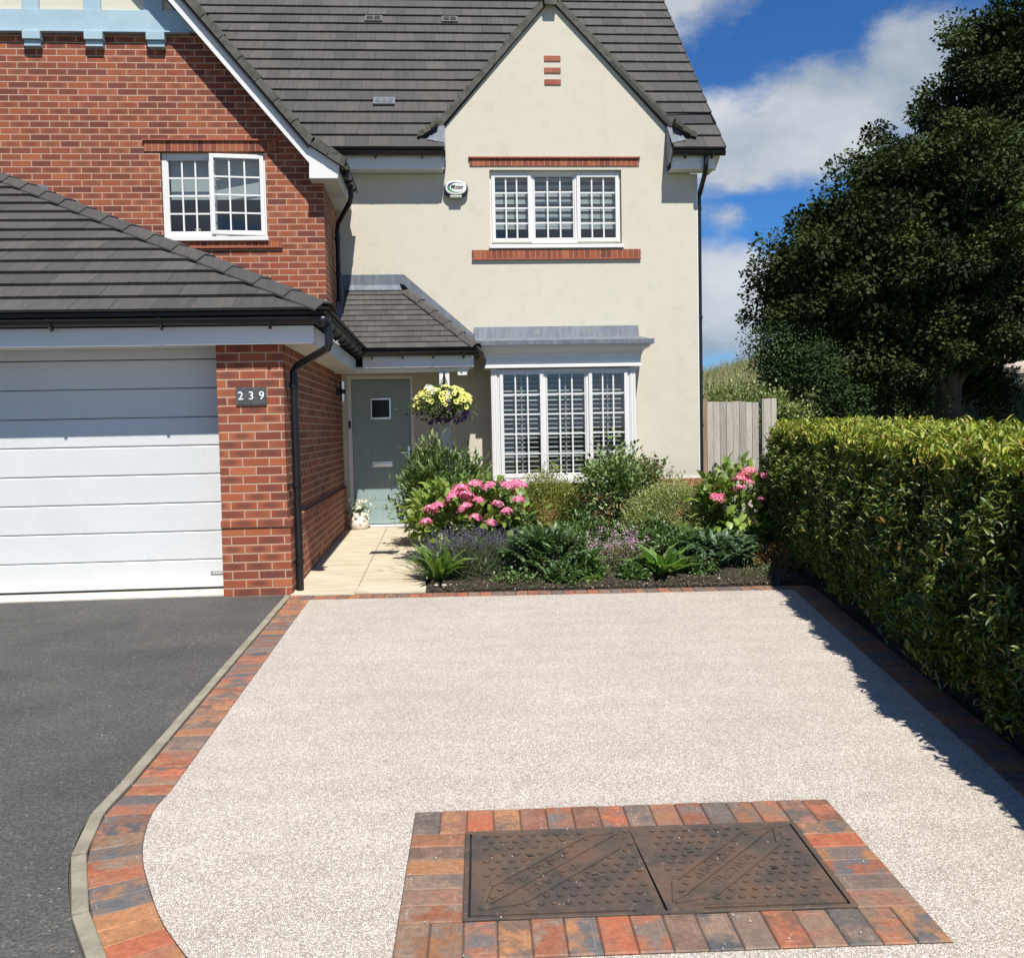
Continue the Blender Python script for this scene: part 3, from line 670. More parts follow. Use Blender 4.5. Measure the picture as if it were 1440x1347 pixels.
# garage door: sectional, eight ribbed panels, set back in its opening
YD = 8.66; gz = .03
mb = MB(); n = 8; ph = (2.083-gz)/n
for k in range(n):
    za = gz+ph*k; zb = za+ph
    prof = [(YD, za+.001), (YD-.010, za+.010), (YD-.010, zb-.012), (YD-.002, zb-.0045), (YD+.006, zb-.003), (YD+.04, zb-.003), (YD+.04, za+.001)]
    mb.prism([(DX0+.06, y, z) for y, z in prof], (DX1-DX0-.10, 0, 0))
gd = mb.build('garage_door', 'gdoor', H, bevel=.0015)
mb = MB(); mb.box(DX0+.002, DX0+.055, YD-.03, YD+.05, .02, 2.10); mb.box(DX1-.038, DX1-.002, YD-.02, YD+.05, .02, 2.17); mb.box(DX0+.056, DX1-.04, YD-.045, YD+.05, 2.085, 2.1735)
mb.build('door_frame', 'gdoor', gd, bevel=.002)
mb = MB(); mb.box(DX0+.06, DX1-.04, YD-.016, YD+.03, .004, gz-.002); mb.build('rubber_seal', 'black', gd)
mb = MB(); mb.box(-2.125, -1.985, YD-.0135, YD-.0105, .145, .175); bd = mb.build('badge', 'slate', gd)

def text(s, name, m, parent, loc, size, rot=(R(90), 0, 0), ext=.001, bold=0, ital=0, align='CENTER', sx=1.):
    cu = bpy.data.curves.new(name, 'FONT'); cu.body = s; cu.size = size; cu.extrude = ext; cu.align_x = align; cu.align_y = 'CENTER'; cu.offset = bold; cu.shear = ital
    o = bpy.data.objects.new('tmp', cu); COL.objects.link(o); bpy.context.view_layer.update()
    me = bpy.data.meshes.new_from_object(o.evaluated_get(bpy.context.evaluated_depsgraph_get())); bpy.data.objects.remove(o)
    me.materials.clear(); me.materials.append(MT[m]); ob = bpy.data.objects.new(name, me); COL.objects.link(ob); ob.parent = parent
    root = parent
    while root.parent is not None: root = root.parent
    ob.location = Vector(loc)-root.location; ob.rotation_euler = rot; ob.scale = (sx, 1, 1); return ob
text('HÖRMANN', 'badge_lettering', 'white', gd, (-2.055, YD-.0145, .160), .024, bold=.0006)

# ---- upper brick gable
gx = -4.43; gs = 1.19                                 # apex x, rake slope
def rake(x): return 4.545 + (-1.493-abs(x-gx)-gx if False else (-1.493-x))*gs if x > gx else 4.545+(-1.493-(2*gx-x))*gs
apz = rake(gx+1e-6)
WB = (-3.262, -2.045, 3.722, 4.745)                   # window opening in the brick gable
mb = MB()
mb.holed([(-7.49, 2.2), (XS, 2.2), (XS, rake(XS)+.03), (-2.78, 6.17), (-6.08, 6.17), (-7.49, rake(-7.49)+.03)], [rect(*WB)], fY(YB), .3)
bw = mb.build('upper_brick_wall', 'brick2', H)
mb = MB(); mb.holed([(-2.86, 6.17), (gx, apz+.05), (-6.0, 6.17)], [], fY(YB+.004), .28); mb.build('gable_render_panel', 'render', H)
mb = MB(); mb.holed([(YB+.301, 2.18), (YR, 2.18), (YR, 4.35), (YB+.301, 4.35)], [], fX(XS), .22); mb.build('upper_side_wall', 'brick2', H)
# blue timbers
mb = MB(); mb.box(-6.1, -2.72, YB-.05, YB+.02, 6.115, 6.355); mb.build('timber_beam', 'blue', H, bevel=.004)
mb = MB(); mb.box(-6.1, -2.86, YB-.075, YB-.001, 6.095, 6.114); mb.build('timber_drip_board', 'blue', H, bevel=.003)
for x0, x1 in ((-4.75, -4.56), (-4.06, -3.865), (-3.37, -3.16), (-5.44, -5.25)):
    zt = rake((x0+x1)/2)+.05 if (x0+x1)/2 > gx else rake((x0+x1)/2)+.05
    mb = MB(); mb.box(x0, x1, YB-.035, YB+.02, 6.356, zt); mb.build('timber_post', 'blue', H, bevel=.004)
for x0, x1 in ((-4.735, -4.535), (-4.045, -3.835), (-3.345, -3.135), (-5.43, -5.23)):
    mb = MB(); mb.box(x0, x1, YB-.10, YB+.0, 6.0, 6.092); mb.box(x0+.008, x1-.008, YB-.07, YB+.0, 5.93, 5.998); mb.build('corbel_block', 'blue', H, bevel=.004)
# brick bands round the upper window
def band(name, x0, x1, z0, z1, y, top=True, parent=H):
    mb = MB(); mb.box(x0, x1, y-.012, y+.05, z0, z1-(.018 if top else 0)); o = mb.build(name, 'soldier', parent)
    mb = MB()
    if top: mb.box(x0-.015, x1+.015, y-.035, y+.05, z1-.0175, z1)
    else: mb.box(x0-.015, x1+.015, y-.035, y+.05, z0-.018, z0-.0005)
    mb.build('tile_creasing', 'redtile', o); return o
band('soldier_lintel', -3.44, -1.90, 4.75, 4.89, YB)
band('soldier_sill', -3.44, -1.885, 3.635, 3.70, YB, False)

# ---- rendered wall with gable
BAYO = (.78, 2.42, .80, 2.12); WM = (.695, 2.502, 3.905, 4.915)
DO = (-1.305, -.395)
wall = [(XS, .08), (DO[0], .08), (DO[0], 2.175), (DO[1], 2.175), (DO[1], .08), (3.555, .08), (3.555, 4.86), (3.146, 4.86), (3.146, 5.47), (1.562, 7.17), (.092, 5.47), (.092, 4.86), (XS, 4.86)]
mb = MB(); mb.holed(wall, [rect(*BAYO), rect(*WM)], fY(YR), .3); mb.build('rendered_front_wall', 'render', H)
mb = MB(); mb.box(3.255, 3.552, YR+.302, 21, .08, 4.86); mb.box(-7.49, 3.25, 20.7, 21, .08, 4.86); mb.build('rendered_side_wall', 'render', H)
mb = MB(); mb.box(-.30, 3.567, YR-.022, YR+.02, .0, .52); mb.build('front_plinth', 'brick', H)
mb = MB(); mb.box(2.57, 3.59, YR-.048, YR+.02, .520, .60); mb.box(2.57, 3.575, YR-.03, YR+.02, .602, .672); mb.build('plinth_course', 'redtile', H, bevel=.008)
mb = MB(); mb.box(2.57, 3.572, YR-.016, YR+.01, .673, .695); mb.build('render_stop_bead', 'pvc', H)
mb = MB(); mb.box(3.545, 3.562, YR-.004, YR+.03, .70, 4.86); mb.build('corner_bead', 'pvc', H)
band('soldier_lintel', .43, 2.748, 4.962, 5.082, YR)
mb = MB(); mb.box(.44, 2.752, YR-.03, YR+.05, 3.722, 3.836); o = mb.build('soldier_sill', 'soldier', H)
mb = MB(); mb.box(.435, 2.757, YR-.036, YR+.05, 3.704, 3.7215); mb.build('tile_creasing', 'redtile', o)
for z in (6.358, 6.200, 6.045):
    mb = MB(); mb.box(1.468, 1.692, YR-.012, YR+.05, z, z+.072); mb.build('vent_brick', 'redtile', H, bevel=.002)
# interiors: plain rooms so that the windows have depth
for (x0, x1, y0, y1, za, zb) in ((-3.6, -1.7, 11.91, 14.5, 3.2, 5.2), (.3, 2.9, 13.31, 16, 3.3, 5.3), (.3, 2.9, 13.31, 16.5, .2, 2.6)):
    mb = MB(); q = [(x0, y0, za), (x1, y0, za), (x1, y1, za), (x0, y1, za), (x0, y0, zb), (x1, y0, zb), (x1, y1, zb), (x0, y1, zb)]
    for f in ((0, 1, 2, 3), (7, 6, 5, 4), (3, 2, 6, 7), (1, 5, 6, 2), (0, 3, 7, 4)): mb.face([q[i] for i in f])
    mb.build('room_lining', 'room', H, recalc=False)

# ---- windows
def frame_rect(mb, x0, x1, z0, z1, y0, y1, w, wb=None):
    wb = wb or w
    mb.box(x0, x0+w, y0, y1, z0, z1); mb.box(x1-w, x1, y0, y1, z0, z1)
    mb.box(x0+w+.0003, x1-w-.0003, y0, y1, z0, z0+wb); mb.box(x0+w+.0003, x1-w-.0003, y0, y1, z1-w, z1)
def light(win, x0, x1, z0, z1, y, rows, opening, rowz=None, pivot=None, ang=0):
    """one light: sash (or fixed bead), glazing bars and pane"""
    def xf(o):
        if pivot is None: return
        # hinge about a vertical axis at (px,py)
        p = Vector((pivot[0], pivot[1], 0))-house.location; p.z = 0
        o.matrix_local = Matrix.Translation(p) @ Matrix.Rotation(ang, 4, 'Z') @ Matrix.Translation(-p)
    w = .048 if opening else .018
    mb = MB(); frame_rect(mb, x0, x1, z0, z1, y-(.018 if opening else .004), y+.035, w)
    s = mb.build('sash' if opening else 'glazing_bead', 'pvc', win, bevel=.005); xf(s)
    a, b, c, d = x0+w, x1-w, z0+w, z1-w
    mb = MB(); bwid = .0095; yb = y+.004
    for k in (1, 2): xx = a+(b-a)*k/3; mb.box(xx-bwid, xx+bwid, yb, yb+.010, c, d)
    for k in range(1, rows):
        zz = c+(d-c)*k/rows
        for i in range(3):
            xa = a+(b-a)*i/3+(bwid+.0002 if i else 0); xb = a+(b-a)*(i+1)/3-(bwid+.0002 if i < 2 else 0); mb.box(xa, xb, yb, yb+.010, zz-bwid, zz+bwid)
    g = mb.build('glazing_bars', 'pvc', win); xf(g)
    mb = MB(); mb.face([(a-.01, y+.018, c-.01), (b+.01, y+.018, c-.01), (b+.01, y+.018, d+.01), (a-.01, y+.018, d+.01)]); p = mb.build('pane', 'glass', win, recalc=False); xf(p)
# window over the garage
yw = YB+.045
mb = MB(); frame_rect(mb, WB[0]+.002, WB[1]-.002, WB[2]+.03, WB[3]-.002, yw, yw+.07, .058); mb.box(-2.70, -2.645, yw+.0005, yw+.069, WB[2]+.089, WB[3]-.061)
w1 = mb.build('window', 'pvc', H, bevel=.005)
light(w1, -3.205, -2.702, 3.811, 4.684, yw+.012, 4, False)
light(w1, -2.69, -2.07, 3.775, 4.715, yw-.008, 4, True, pivot=(-2.07, yw-.02), ang=R(7))
mb = MB(); mb.box(WB[0]-.015, WB[1]+.015, YB-.045, YB+.045, 3.702, 3.750); mb.build('sill', 'pvc', w1, bevel=.004)
mb = MB(); mb.box(-3.19, -2.10, YB+.16, YB+.163, 4.25, 4.72, (1, 1, 1)); mb.box(-3.19, -2.10, YB+.155, YB+.172, 4.225, 4.255); mb.build('roller_blind', 'blind', w1)
mb = MB(); mb.lathe((-2.905, YB+.2, 3.80), [(.01, 0), (.035, .01), (.042, .05), (.03, .09), (.008, .10)], 14, (.7, .4, .42)); mb.build('ornament', 'cream', w1, smooth=True)
# main window
yw = YR+.065
mb = MB(); frame_rect(mb, WM[0]+.002, WM[1]-.002, WM[2]+.035, WM[3]-.002, yw, yw+.07, .050)
for x in (1.272, 1.886): mb.box(x-.026, x+.026, yw+.0005, yw+.069, WM[2]+.086, WM[3]-.053)
w2 = mb.build('window', 'pvc', H, bevel=.005)
light(w2, .722, 1.265, 3.955, 4.875, yw-.004, 4, True); light(w2, 1.300, 1.858, 3.993, 4.862, yw+.012, 4, False); light(w2, 1.892, 2.474, 3.955, 4.875, yw-.004, 4, True)
mb = MB(); mb.box(WM[0]-.02, WM[1]+.02, YR-.05, YR+.06, 3.855, 3.903); mb.build('sill', 'pvc', w2, bevel=.004)
for x0, x1 in ((.73, 1.27), (1.28, 1.88), (1.89, 2.47)):
    mb = MB()
    for k in range(7): mb.box(x0, x1, YR+.165, YR+.168, 4.85-k*.10-.058, 4.85-k*.10)
    mb.box(x0, x1, YR+.16, YR+.175, 4.15, 4.185); rb = mb.build('roller_blind', 'blind', w2)
    mb = MB(); mb.box(x0, x1, YR+.180, YR+.182, 4.16, 4.86); mb.build('sheer_backing', 'sheer', rb)
# bay window
YBY = 12.5
bay = MB(); frame_rect(bay, .72, 2.475, .735, 2.19, YBY, YBY+.07, .05)
for x in (1.335, 1.918): bay.box(x-.024, x+.024, YBY+.0005, YBY+.069, .786, 2.139)
w3 = bay.build('bay_window', 'pvc', H, bevel=.005)
light(w3, .745, 1.325, .765, 2.165, YBY-.004, 5, True); light(w3, 1.362, 1.892, .788, 2.138, YBY+.012, 5, False); light(w3, 1.928, 2.452, .765, 2.165, YBY-.004, 5, True)
for xa, xb in ((.632, .718), (2.477, 2.558)):
    mb = MB(); mb.box(xa, xb, YBY-.012, YBY+.09, .735, 2.20)
    for k in range(2): mb.box(xa+.018+k*.034, xa+.034+k*.034, YBY-.020, YBY-.0125, .76, 2.18)
    mb.build('corner_post', 'pvc', w3, bevel=.003)
for xa in (.636, 2.50):
    mb = MB(); mb.box(xa, xa+.05, YBY+.091, YR, .735, 2.20); mb.build('side_panel', 'pvc', w3, bevel=.003)
mb = MB(); mb.box(.60, 2.59, YBY-.07, YR-.001, .675, .734); mb.build('sill', 'pvc', w3, bevel=.006)
mb = MB(); mb.box(.66, 2.53, YBY+.03, YR-.023, .0, .674); mb.build('bay_plinth', 'brick', w3)
mb = MB(); mb.box(.66, 2.53, YBY+.012, YR-.024, .60, .6735); mb.build('plinth_course', 'redtile', w3, bevel=.004)
# cornice: moulded section swept round three sides
prof = [(0, 2.205), (-.075, 2.205), (-.075, 2.235), (-.06, 2.24), (-.06, 2.345), (-.075, 2.36), (-.085, 2.395), (-.115, 2.425), (-.16, 2.445), (-.165, 2.475), (-.20, 2.48), (-.20, 2.515), (0, 2.52)]
mb = MB(); path = [((.63, YR), (-1, 0)), ((.63, YBY), (-1, -1)), ((2.56, YBY), (1, -1)), ((2.56, YR), (1, 0))]
rings = [[(p[0]-d[0]*o_, p[1]-d[1]*o_, z) for o_, z in prof] for p, d in path]
for a, b in zip(rings, rings[1:]):
    for k in range(len(prof)): j = (k+1) % len(prof); mb.face([a[k], b[k], b[j], a[j]])
mb.build('cornice', 'pvc', w3, recalc=True)
mb = MB(); mb.box(.64, 2.55, YBY+.0, YR-.002, 2.20, 2.204); mb.build('bay_ceiling', 'pvc', w3)
mb = MB(); mb.hexa([(.435, YBY-.195, 2.522), (2.755, YBY-.195, 2.522), (2.70, YR-.001, 2.522), (.44, YR-.001, 2.522), (.435, YBY-.195, 2.548), (2.755, YBY-.195, 2.548), (2.70, YR-.001, 2.66), (.44, YR-.001, 2.66)])
mb.box(.425, 2.775, YBY-.212, YBY-.20, 2.488, 2.552)
mb.hexa([(.44, YR-.06, 2.60), (2.71, YR-.06, 2.60), (2.71, YR-.0005, 2.60), (.44, YR-.0005, 2.60), (.44, YR-.02, 2.80), (2.71, YR-.02, 2.80), (2.71, YR-.0005, 2.80), (.44, YR-.0005, 2.80)])
mb.build('lead_roof', 'lead', w3, bevel=.003)
# shutters behind the bay glass
for a, b in ((.80, 1.27), (1.38, 1.87), (1.98, 2.40)):
    mb = MB()
    for k in range(21):
        z = .83+k*.0625; mb.hexa([(a, YBY+.085, z), (b, YBY+.085, z), (b, YBY+.135, z+.036), (a, YBY+.135, z+.036), (a, YBY+.081, z+.005), (b, YBY+.081, z+.005), (b, YBY+.131, z+.041), (a, YBY+.131, z+.041)])
    for x in (a-.02, (a+b)/2-.006, b+.0): mb.box(x, x+.018, YBY+.071, YBY+.079, .80, 2.14)
    mb.build('shutter', 'slat', w3)

# ---- front door
mb = MB(); frame_rect(mb, DO[0]+.002, DO[1]-.002, .10, 2.172, YR+.03, YR+.10, .055, .03); fr = None
dr = mb.build('front_door', 'pvc', H, bevel=.004)
mb = MB()
dx0, dx1 = DO[0]+.062, DO[1]-.062
mb.holed(rect(dx0, dx1, .142, 2.105), [rect(-.972, -.738, 1.60, 1.84)], fY(YR+.048), .045); leafo = mb.build('door_leaf', 'door', dr, bevel=.003)
mb = MB()
for z in (.30, .43, .56, .36): pass
for z in (.36, .47): mb.box(dx0+.06, dx1-.06, YR+.0455, YR+.0475, z, z+.006)
mb.build('door_moulding', 'door', dr)
mb = MB(); frame_rect(mb, -.995, -.715, 1.577, 1.863, YR+.036, YR+.0475, .024); mb.build('glazing_frame', 'chrome', dr, bevel=.003)
mb = MB(); mb.face([(-.975, YR+.06, 1.598), (-.735, YR+.06, 1.598), (-.735, YR+.06, 1.842), (-.975, YR+.06, 1.842)]); mb.build('pane', mat('dark_glass', None, (.008, .009, .010), .12, spec=.25), dr, recalc=False)
mb = MB(); mb.box(-1.2, -.5, YR+.35, YR+.36, 1.3, 2.1); mb.build('dark_hall', 'dark', dr)
mb = MB(); mb.lathe((-.855, YR+.13, 1.61), [(.0, 0), (.02, .0), (.028, .03), (.022, .055), (.0, .065)], 12); mb.build('windowsill_ornament', 'pvc', dr, smooth=True)
mb = MB(); mb.box(-.992, -.712, YR+.038, YR+.0475, .925, 1.0); mb.box(-.972, -.732, YR+.030, YR+.0375, .945, .982); mb.build('letterbox', 'chrome', dr, bevel=.004)
mb = MB(); mb.box(-.500, -.468, YR+.036, YR+.0475, 1.02, 1.20); mb.tube([(-.484, YR+.04, 1.115), (-.484, YR+.0, 1.115), (-.60, YR-.004, 1.118)], .010, 8); mb.build('handle', 'chrome', dr, bevel=.002)
mb = MB(); mb.tube([(-.505, YR+.049, 1.635), (-.505, YR+.035, 1.635)], .014, 12); mb.build('cylinder_lock', 'black', dr)
mb = MB(); mb.box(DO[0]+.01, DO[1]-.01, YR-.03, YR+.10, .099, .128); mb.build('threshold', 'pvc', dr, bevel=.004)
mb = MB(); mb.box(DO[0]-.0, DO[1]+.0, YR-.10, YR+.0, .06, .098); mb.build('door_step', 'soldier', dr)
mb = MB(); mb.box(-1.290, -1.262, YR+.004, YR+.0295, 1.46, 1.56); mb.build('doorbell', 'black', dr, bevel=.005)

# ================================================================== ROOFS
TC = [(.062, .059, .055), (.056, .053, .050), (.069, .065, .060), (.064, .060, .055), (.052, .050, .048)]
def tiles(name, parent, O, U, Vv, ulen, slen, gauge, w, th, clip=None, half=.5, seed=1, skip=None, mt_='tile', gap=.003, lift=.012):
    rs_ = random.Random(seed); O = Vector(O); U = Vector(U).normalized(); Vv = Vector(Vv).normalized(); N = U.cross(Vv).normalized()
    if N.z < 0: N = -N
    mb = MB(); nrow = math.ceil(slen/gauge)
    for i in range(nrow):
        s0 = i*gauge; s1 = min(s0+gauge*1.06, slen); sv = s0+rs_.uniform(-.002, .002)
        iv0 = clip(s0) if clip else [(0, ulen)]; iv1 = clip(s1) if clip else [(0, ulen)]
        for (a0, b0), (a1, b1) in zip(iv0, iv1):
            off = (i % 2)*half*w; k0 = math.floor((min(a0, a1)-off)/w); k1 = math.ceil((max(b0, b1)-off)/w)
            for k in range(k0, k1+1):
                ua, ub = off+k*w+gap/2, off+(k+1)*w-gap/2
                p0, p1 = max(ua, a0), min(ub, b0); q0, q1 = max(ua, a1), min(ub, b1)
                if p1-p0 < .01 and q1-q0 < .01: continue
                if q1 <= q0: q0 = q1 = max(min((q0+q1)/2, b1), a1)
                if p1 <= p0: p0 = p1 = max(min((p0+p1)/2, b0), a0)
                dz = rs_.uniform(-.0015, .0015); c = rs_.choice(TC); kk = rs_.uniform(.9, 1.12); c = tuple(x*kk for x in c)
                def P_(u, s, n): return O+U*u+Vv*s+N*n
                mb.hexa([P_(p0, sv, lift+dz), P_(p1, sv, lift+dz), P_(q1, s1, .001), P_(q0, s1, .001), P_(p0, sv, lift+th+dz), P_(p1, sv, lift+th+dz), P_(q1, s1, .006), P_(q0, s1, .006)], c)
    return mb.build(name, mt_, parent, recalc=False)
def slab(name, pts, th, m, parent):
    mb = MB(); a = Vector(pts[0]); n_ = (Vector(pts[1])-a).cross(Vector(pts[2])-a).normalized()
    if n_.z < 0: n_ = -n_
    mb.prism([Vector(p)-n_*.004 for p in pts], n_*-th); return mb.build(name, m, parent)
def cap_tiles(name, parent, p0, p1, n, w, drop, th=.016, lap=.03, up=None, m='tile', seed=3):
    """angular hip/ridge tiles laid end over end from the bottom p0 to the top p1"""
    p0, p1 = Vector(p0), Vector(p1); d = (p1-p0).normalized(); side = d.cross(V(0, 0, 1)).normalized(); upv = side.cross(d).normalized(); rs_ = random.Random(seed)
    L = (p1-p0).length/n; mb = MB()
    for k in range(n):
        a = p0+d*(L*k-lap*.5); b = p0+d*(L*(k+1)+lap*.3)
        la, lb = .016+rs_.uniform(-.003, .003), .002
        def sec(c, l, sc): return [c+side*(-w*sc)+upv*(l-drop), c+side*(-w*.42*sc)+upv*(l+.012), c+side*(w*.42*sc)+upv*(l+.012), c+side*(w*sc)+upv*(l-drop), c+side*(w*sc)+upv*(l-drop-th), c+side*(w*.42*sc)+upv*(l+.012-th), c+side*(-w*.42*sc)+upv*(l+.012-th), c+side*(-w*sc)+upv*(l-drop-th)]
        A, B = sec(a, la, 1.02), sec(b, lb, .97); c = rs_.choice(TC)
        for i in range(8): j = (i+1) % 8; mb.face([A[i], A[j], B[j], B[i]], c)
        mb.face(A[::-1], (.04, .038, .036)); mb.face(B, c)
    return mb.build(name, m, parent, recalc=True)

# garage roof
CX, CY, CZ = -.955, 8.08, 2.425                      # eave corner
TX, TY, TZ = -5.14, YB, 4.47                         # where the hip meets the brick wall
kf = (TZ-CZ)/(TY-CY)
vf = Vector((0, 1, kf)).normalized(); sl_ = math.hypot(TY-CY, TZ-CZ)
dxs = (CX-TX)/sl_
tiles('garage_front_tiles', H, (-9.0, CY, CZ), (1, 0, 0), vf, 8.05, sl_, .295, .33, .024, clip=lambda s: [(0, (CX+9.0)-dxs*s)], seed=4, half=.5)
slab('garage_roof_deck', [(-9, CY, CZ), (CX, CY, CZ), (TX, TY, TZ), (-9, TY, TZ)], .03, 'dark', H)
# side slope of the garage roof (faces the drive)
ks = (TZ-CZ)/(CX-TX); vs_ = Vector((-1, 0, ks)).normalized(); ss = math.hypot(CX-TX, TZ-CZ)
def side_clip(s):
    x = CX-s/ss*(CX-TX); return [(((CX-x)/(CX-TX))*(TY-CY), (12.0 if x > XS+.02 else TY)-CY)]
tiles('garage_side_tiles', H, (CX, CY, CZ), (0, 1, 0), vs_, 4, ss, .295, .33, .024, clip=side_clip, seed=5)
slab('garage_side_deck', [(CX, CY, CZ), (CX, TY, CZ), (TX, TY, TZ)], .03, 'dark', H)
cap_tiles('hip_tiles', H, (CX-.0, CY+.0, CZ+.045), (TX, TY, TZ+.045), 14, .125, .055)
mb = MB()
for k in range(7):
    x = TX+.35+k*.36; z = CZ+(TX-CX)/(TX-CX)*0+ (CX-x)*ks
    mb.hexa([(x-.02, YB-.016, z+.03), (x+.36, YB-.016, z+.03-.36*ks), (x+.36, YB-.002, z+.03-.36*ks), (x-.02, YB-.002, z+.03), (x-.02, YB-.012, z+.075), (x+.20, YB-.012, z+.065), (x+.20, YB-.002, z+.065), (x-.02, YB-.002, z+.075)])
mb.build('stepped_flashing', 'lead', H)
# garage eaves
YF = 8.18
mb = MB(); mb.box(-9.0, -1.082, YF, YF+.02, 2.162, 2.315); mb.box(-1.103, -1.082, YF+.0205, 12.05, 2.162, 2.315); mb.build('fascia', 'pvc', H, bevel=.002)
mb = MB(); mb.box(-9.0, -1.104, YF+.021, YG-.001, 2.174, 2.186); mb.box(XS+.001, -1.104, YG, 12.05, 2.174, 2.186); mb.build('soffit', 'soffit', H)
def gutter(name, a, b, parent=H, r=.056, brk=None, drop=.0):
    """half-round gutter with its back edge on the line a-b (top of lip), opening up"""
    a, b = Vector(a), Vector(b); d = (b-a).normalized(); side = d.cross(V(0, 0, 1)).normalized(); mb = MB()
    out = [(r*math.cos(q), r*math.sin(q)) for q in [math.pi*(1+k/10) for k in range(11)]]; inn = [(c*.93, s_*.93) for c, s_ in reversed(out)]
    sec = out+inn
    A = [a+side*(u)+V(0, 0, w) for u, w in sec]; B = [b+side*(u)+V(0, 0, w) for u, w in sec]; n_ = len(sec)
    for i in range(n_): j = (i+1) % n_; mb.face([A[i], A[j], B[j], B[i]])
    for E_ in (A, B): mb.face([E_[k] for k in range(11)])
    g = mb.build(name, 'black', parent, recalc=True)
    if brk:
        n_ = max(1, int((b-a).length/brk))
        for k in range(n_+1):
            c = a+d*((b-a).length*(k+.5)/(n_+1)); mb = MB()
            sec2 = [(u*1.10, w*1.10) for u, w in out]
            A = [c-d*.014+side*u+V(0, 0, w+.004) for u, w in sec2]; B = [c+d*.014+side*u+V(0, 0, w+.004) for u, w in sec2]
            mb.face(A); mb.face(B); [mb.face([A[i], A[i+1], B[i+1], B[i]]) for i in range(10)]
            s_ = -side if True else side
            e = c+V(0, 0, -r*1.05)
            mb.hexa([e-d*.011-side*.01+V(0, 0, -.035), e+d*.011-side*.01+V(0, 0, -.035), e+d*.011-side*.045*-1+V(0, 0, -.0), e-d*.011+side*.045, e-d*.011-side*.04+V(0, 0, .0), e+d*.011-side*.04, e+d*.011+side*.05+V(0, 0, .03), e-d*.011+side*.05+V(0, 0, .03)])
            mb.build('gutter_bracket', 'black', g, recalc=True)
    return g
gutter('gutter', (-9.0, 8.115, 2.375), (-.99, 8.115, 2.375), brk=.95)
gutter('gutter', (-1.02, 8.13, 2.375), (-1.02, 12.0, 2.395), brk=.55)
mb = MB(); mb.lathe((-1.0, 8.125, 2.30), [(.0, 0), (.045, .0), (.062, .03), (.066, .075), (.05, .08)], 16); mb.build('gutter_corner', 'black', H, smooth=True)
# garage downpipe
mb = MB(); mb.tube([(-.955, 8.16, 2.33), (-.955, 8.16, 2.155), (-.968, 8.168, 2.12), (-1.27, 8.40, 1.985), (-1.302, 8.43, 1.94), (-1.302, 8.43, G(8.43)+.02)], .034, 12)
dp = mb.build('downpipe', 'black', H, smooth=False)
for z in (1.82, .95, .27):
    mb = MB(); mb.tube([(-1.302, 8.43, z-.018), (-1.302, 8.43, z+.018)], .042, 12); mb.box(XS+.002, -1.33, 8.37, 8.49, z-.01, z+.01); mb.build('pipe_clip', 'black', dp)

# main roof
EY, EZ = 12.62, 5.085; vm = Vector((0, 1, 1)).normalized()
RL = 7.2
def main_clip(s):
    y = EY+s*vm.y
    if y < YR-.02: return [(0, 6.092), (9.146, 9.845)]
    return [(0, 6.092), (6.092, 9.845)]
def main_clip2(s):
    y = EY+s*vm.y
    a = (0, 6.092); b = (9.146, 9.845)
    if y >= YR-.02: b = (6.2+0, 9.845)
    return [a, b]
tiles('main_roof_tiles', H, (-6.0, EY, EZ), (1, 0, 0), vm, 9.845, RL, .318, .30, .024, clip=lambda s: [(0, 6.092), (9.146, 9.845)] if s < .66 else [(0, 9.845)]*1+[(0, 0)], seed=9)
slab('main_roof_deck', [(-6, EY+.02, EZ+.02), (.085, EY+.02, EZ+.02), (.085, 13.4, EZ+.78), (-6, 13.4, EZ+.78)], .05, 'dark', H)
slab('main_roof_deck', [(3.15, EY+.02, EZ+.02), (3.83, EY+.02, EZ+.02), (3.83, 13.4, EZ+.78), (3.15, 13.4, EZ+.78)], .05, 'dark', H)
slab('main_roof_deck', [(-6, EY+.79, EZ+.79), (3.83, EY+.79, EZ+.79), (3.83, EY+RL*.7071, EZ+RL*.7071), (-6, EY+RL*.7071, EZ+RL*.7071)], .06, 'dark', H)
slab('rear_roof', [(-6, EY+RL*.7071, EZ+RL*.7071), (3.83, EY+RL*.7071, EZ+RL*.7071), (3.83, 22, EZ+.3), (-6, 22, EZ+.3)], .05, 'tile', H)
mb = MB(); mb.face([(3.54, 13.3, 4.86), (3.54, 21, 4.86), (3.54, 21, 5.9), (3.54, EY+RL*.7071, EZ+RL*.7071-.08), (3.54, 13.3, 5.7)]); mb.build('side_gable_wall', 'render', H, recalc=False)
# dry verge edge strip along the right rake
mb = MB(); a = Vector((3.835, EY, EZ)); N_ = Vector((0, -1, 1)).normalized(); n_ = int(RL/.318)
for k in range(n_):
    p = a+vm*(.318*k); q = p+vm*.33
    mb.hexa([p-N_*.05, p-N_*.05+V(.014, 0, 0), q-N_*.05+V(.014, 0, 0), q-N_*.05, p+N_*.042, p+N_*.042+V(.014, 0, 0), q+N_*.018+V(.014, 0, 0), q+N_*.018], (.06, .057, .055))
mb.build('verge_units', 'tile', H, recalc=True)
mb = MB(); mb.prism([(3.56, YR-.0, 4.90), (3.56, EY+.05, EZ-.02), (3.56, EY+RL*.7071, EZ+RL*.7071-.06), (3.56, EY+RL*.7071, EZ+RL*.7071-.25), (3.56, YR+.2, 5.35)], (.25, 0, 0)); mb.build('bargeboard', 'soffit', H)
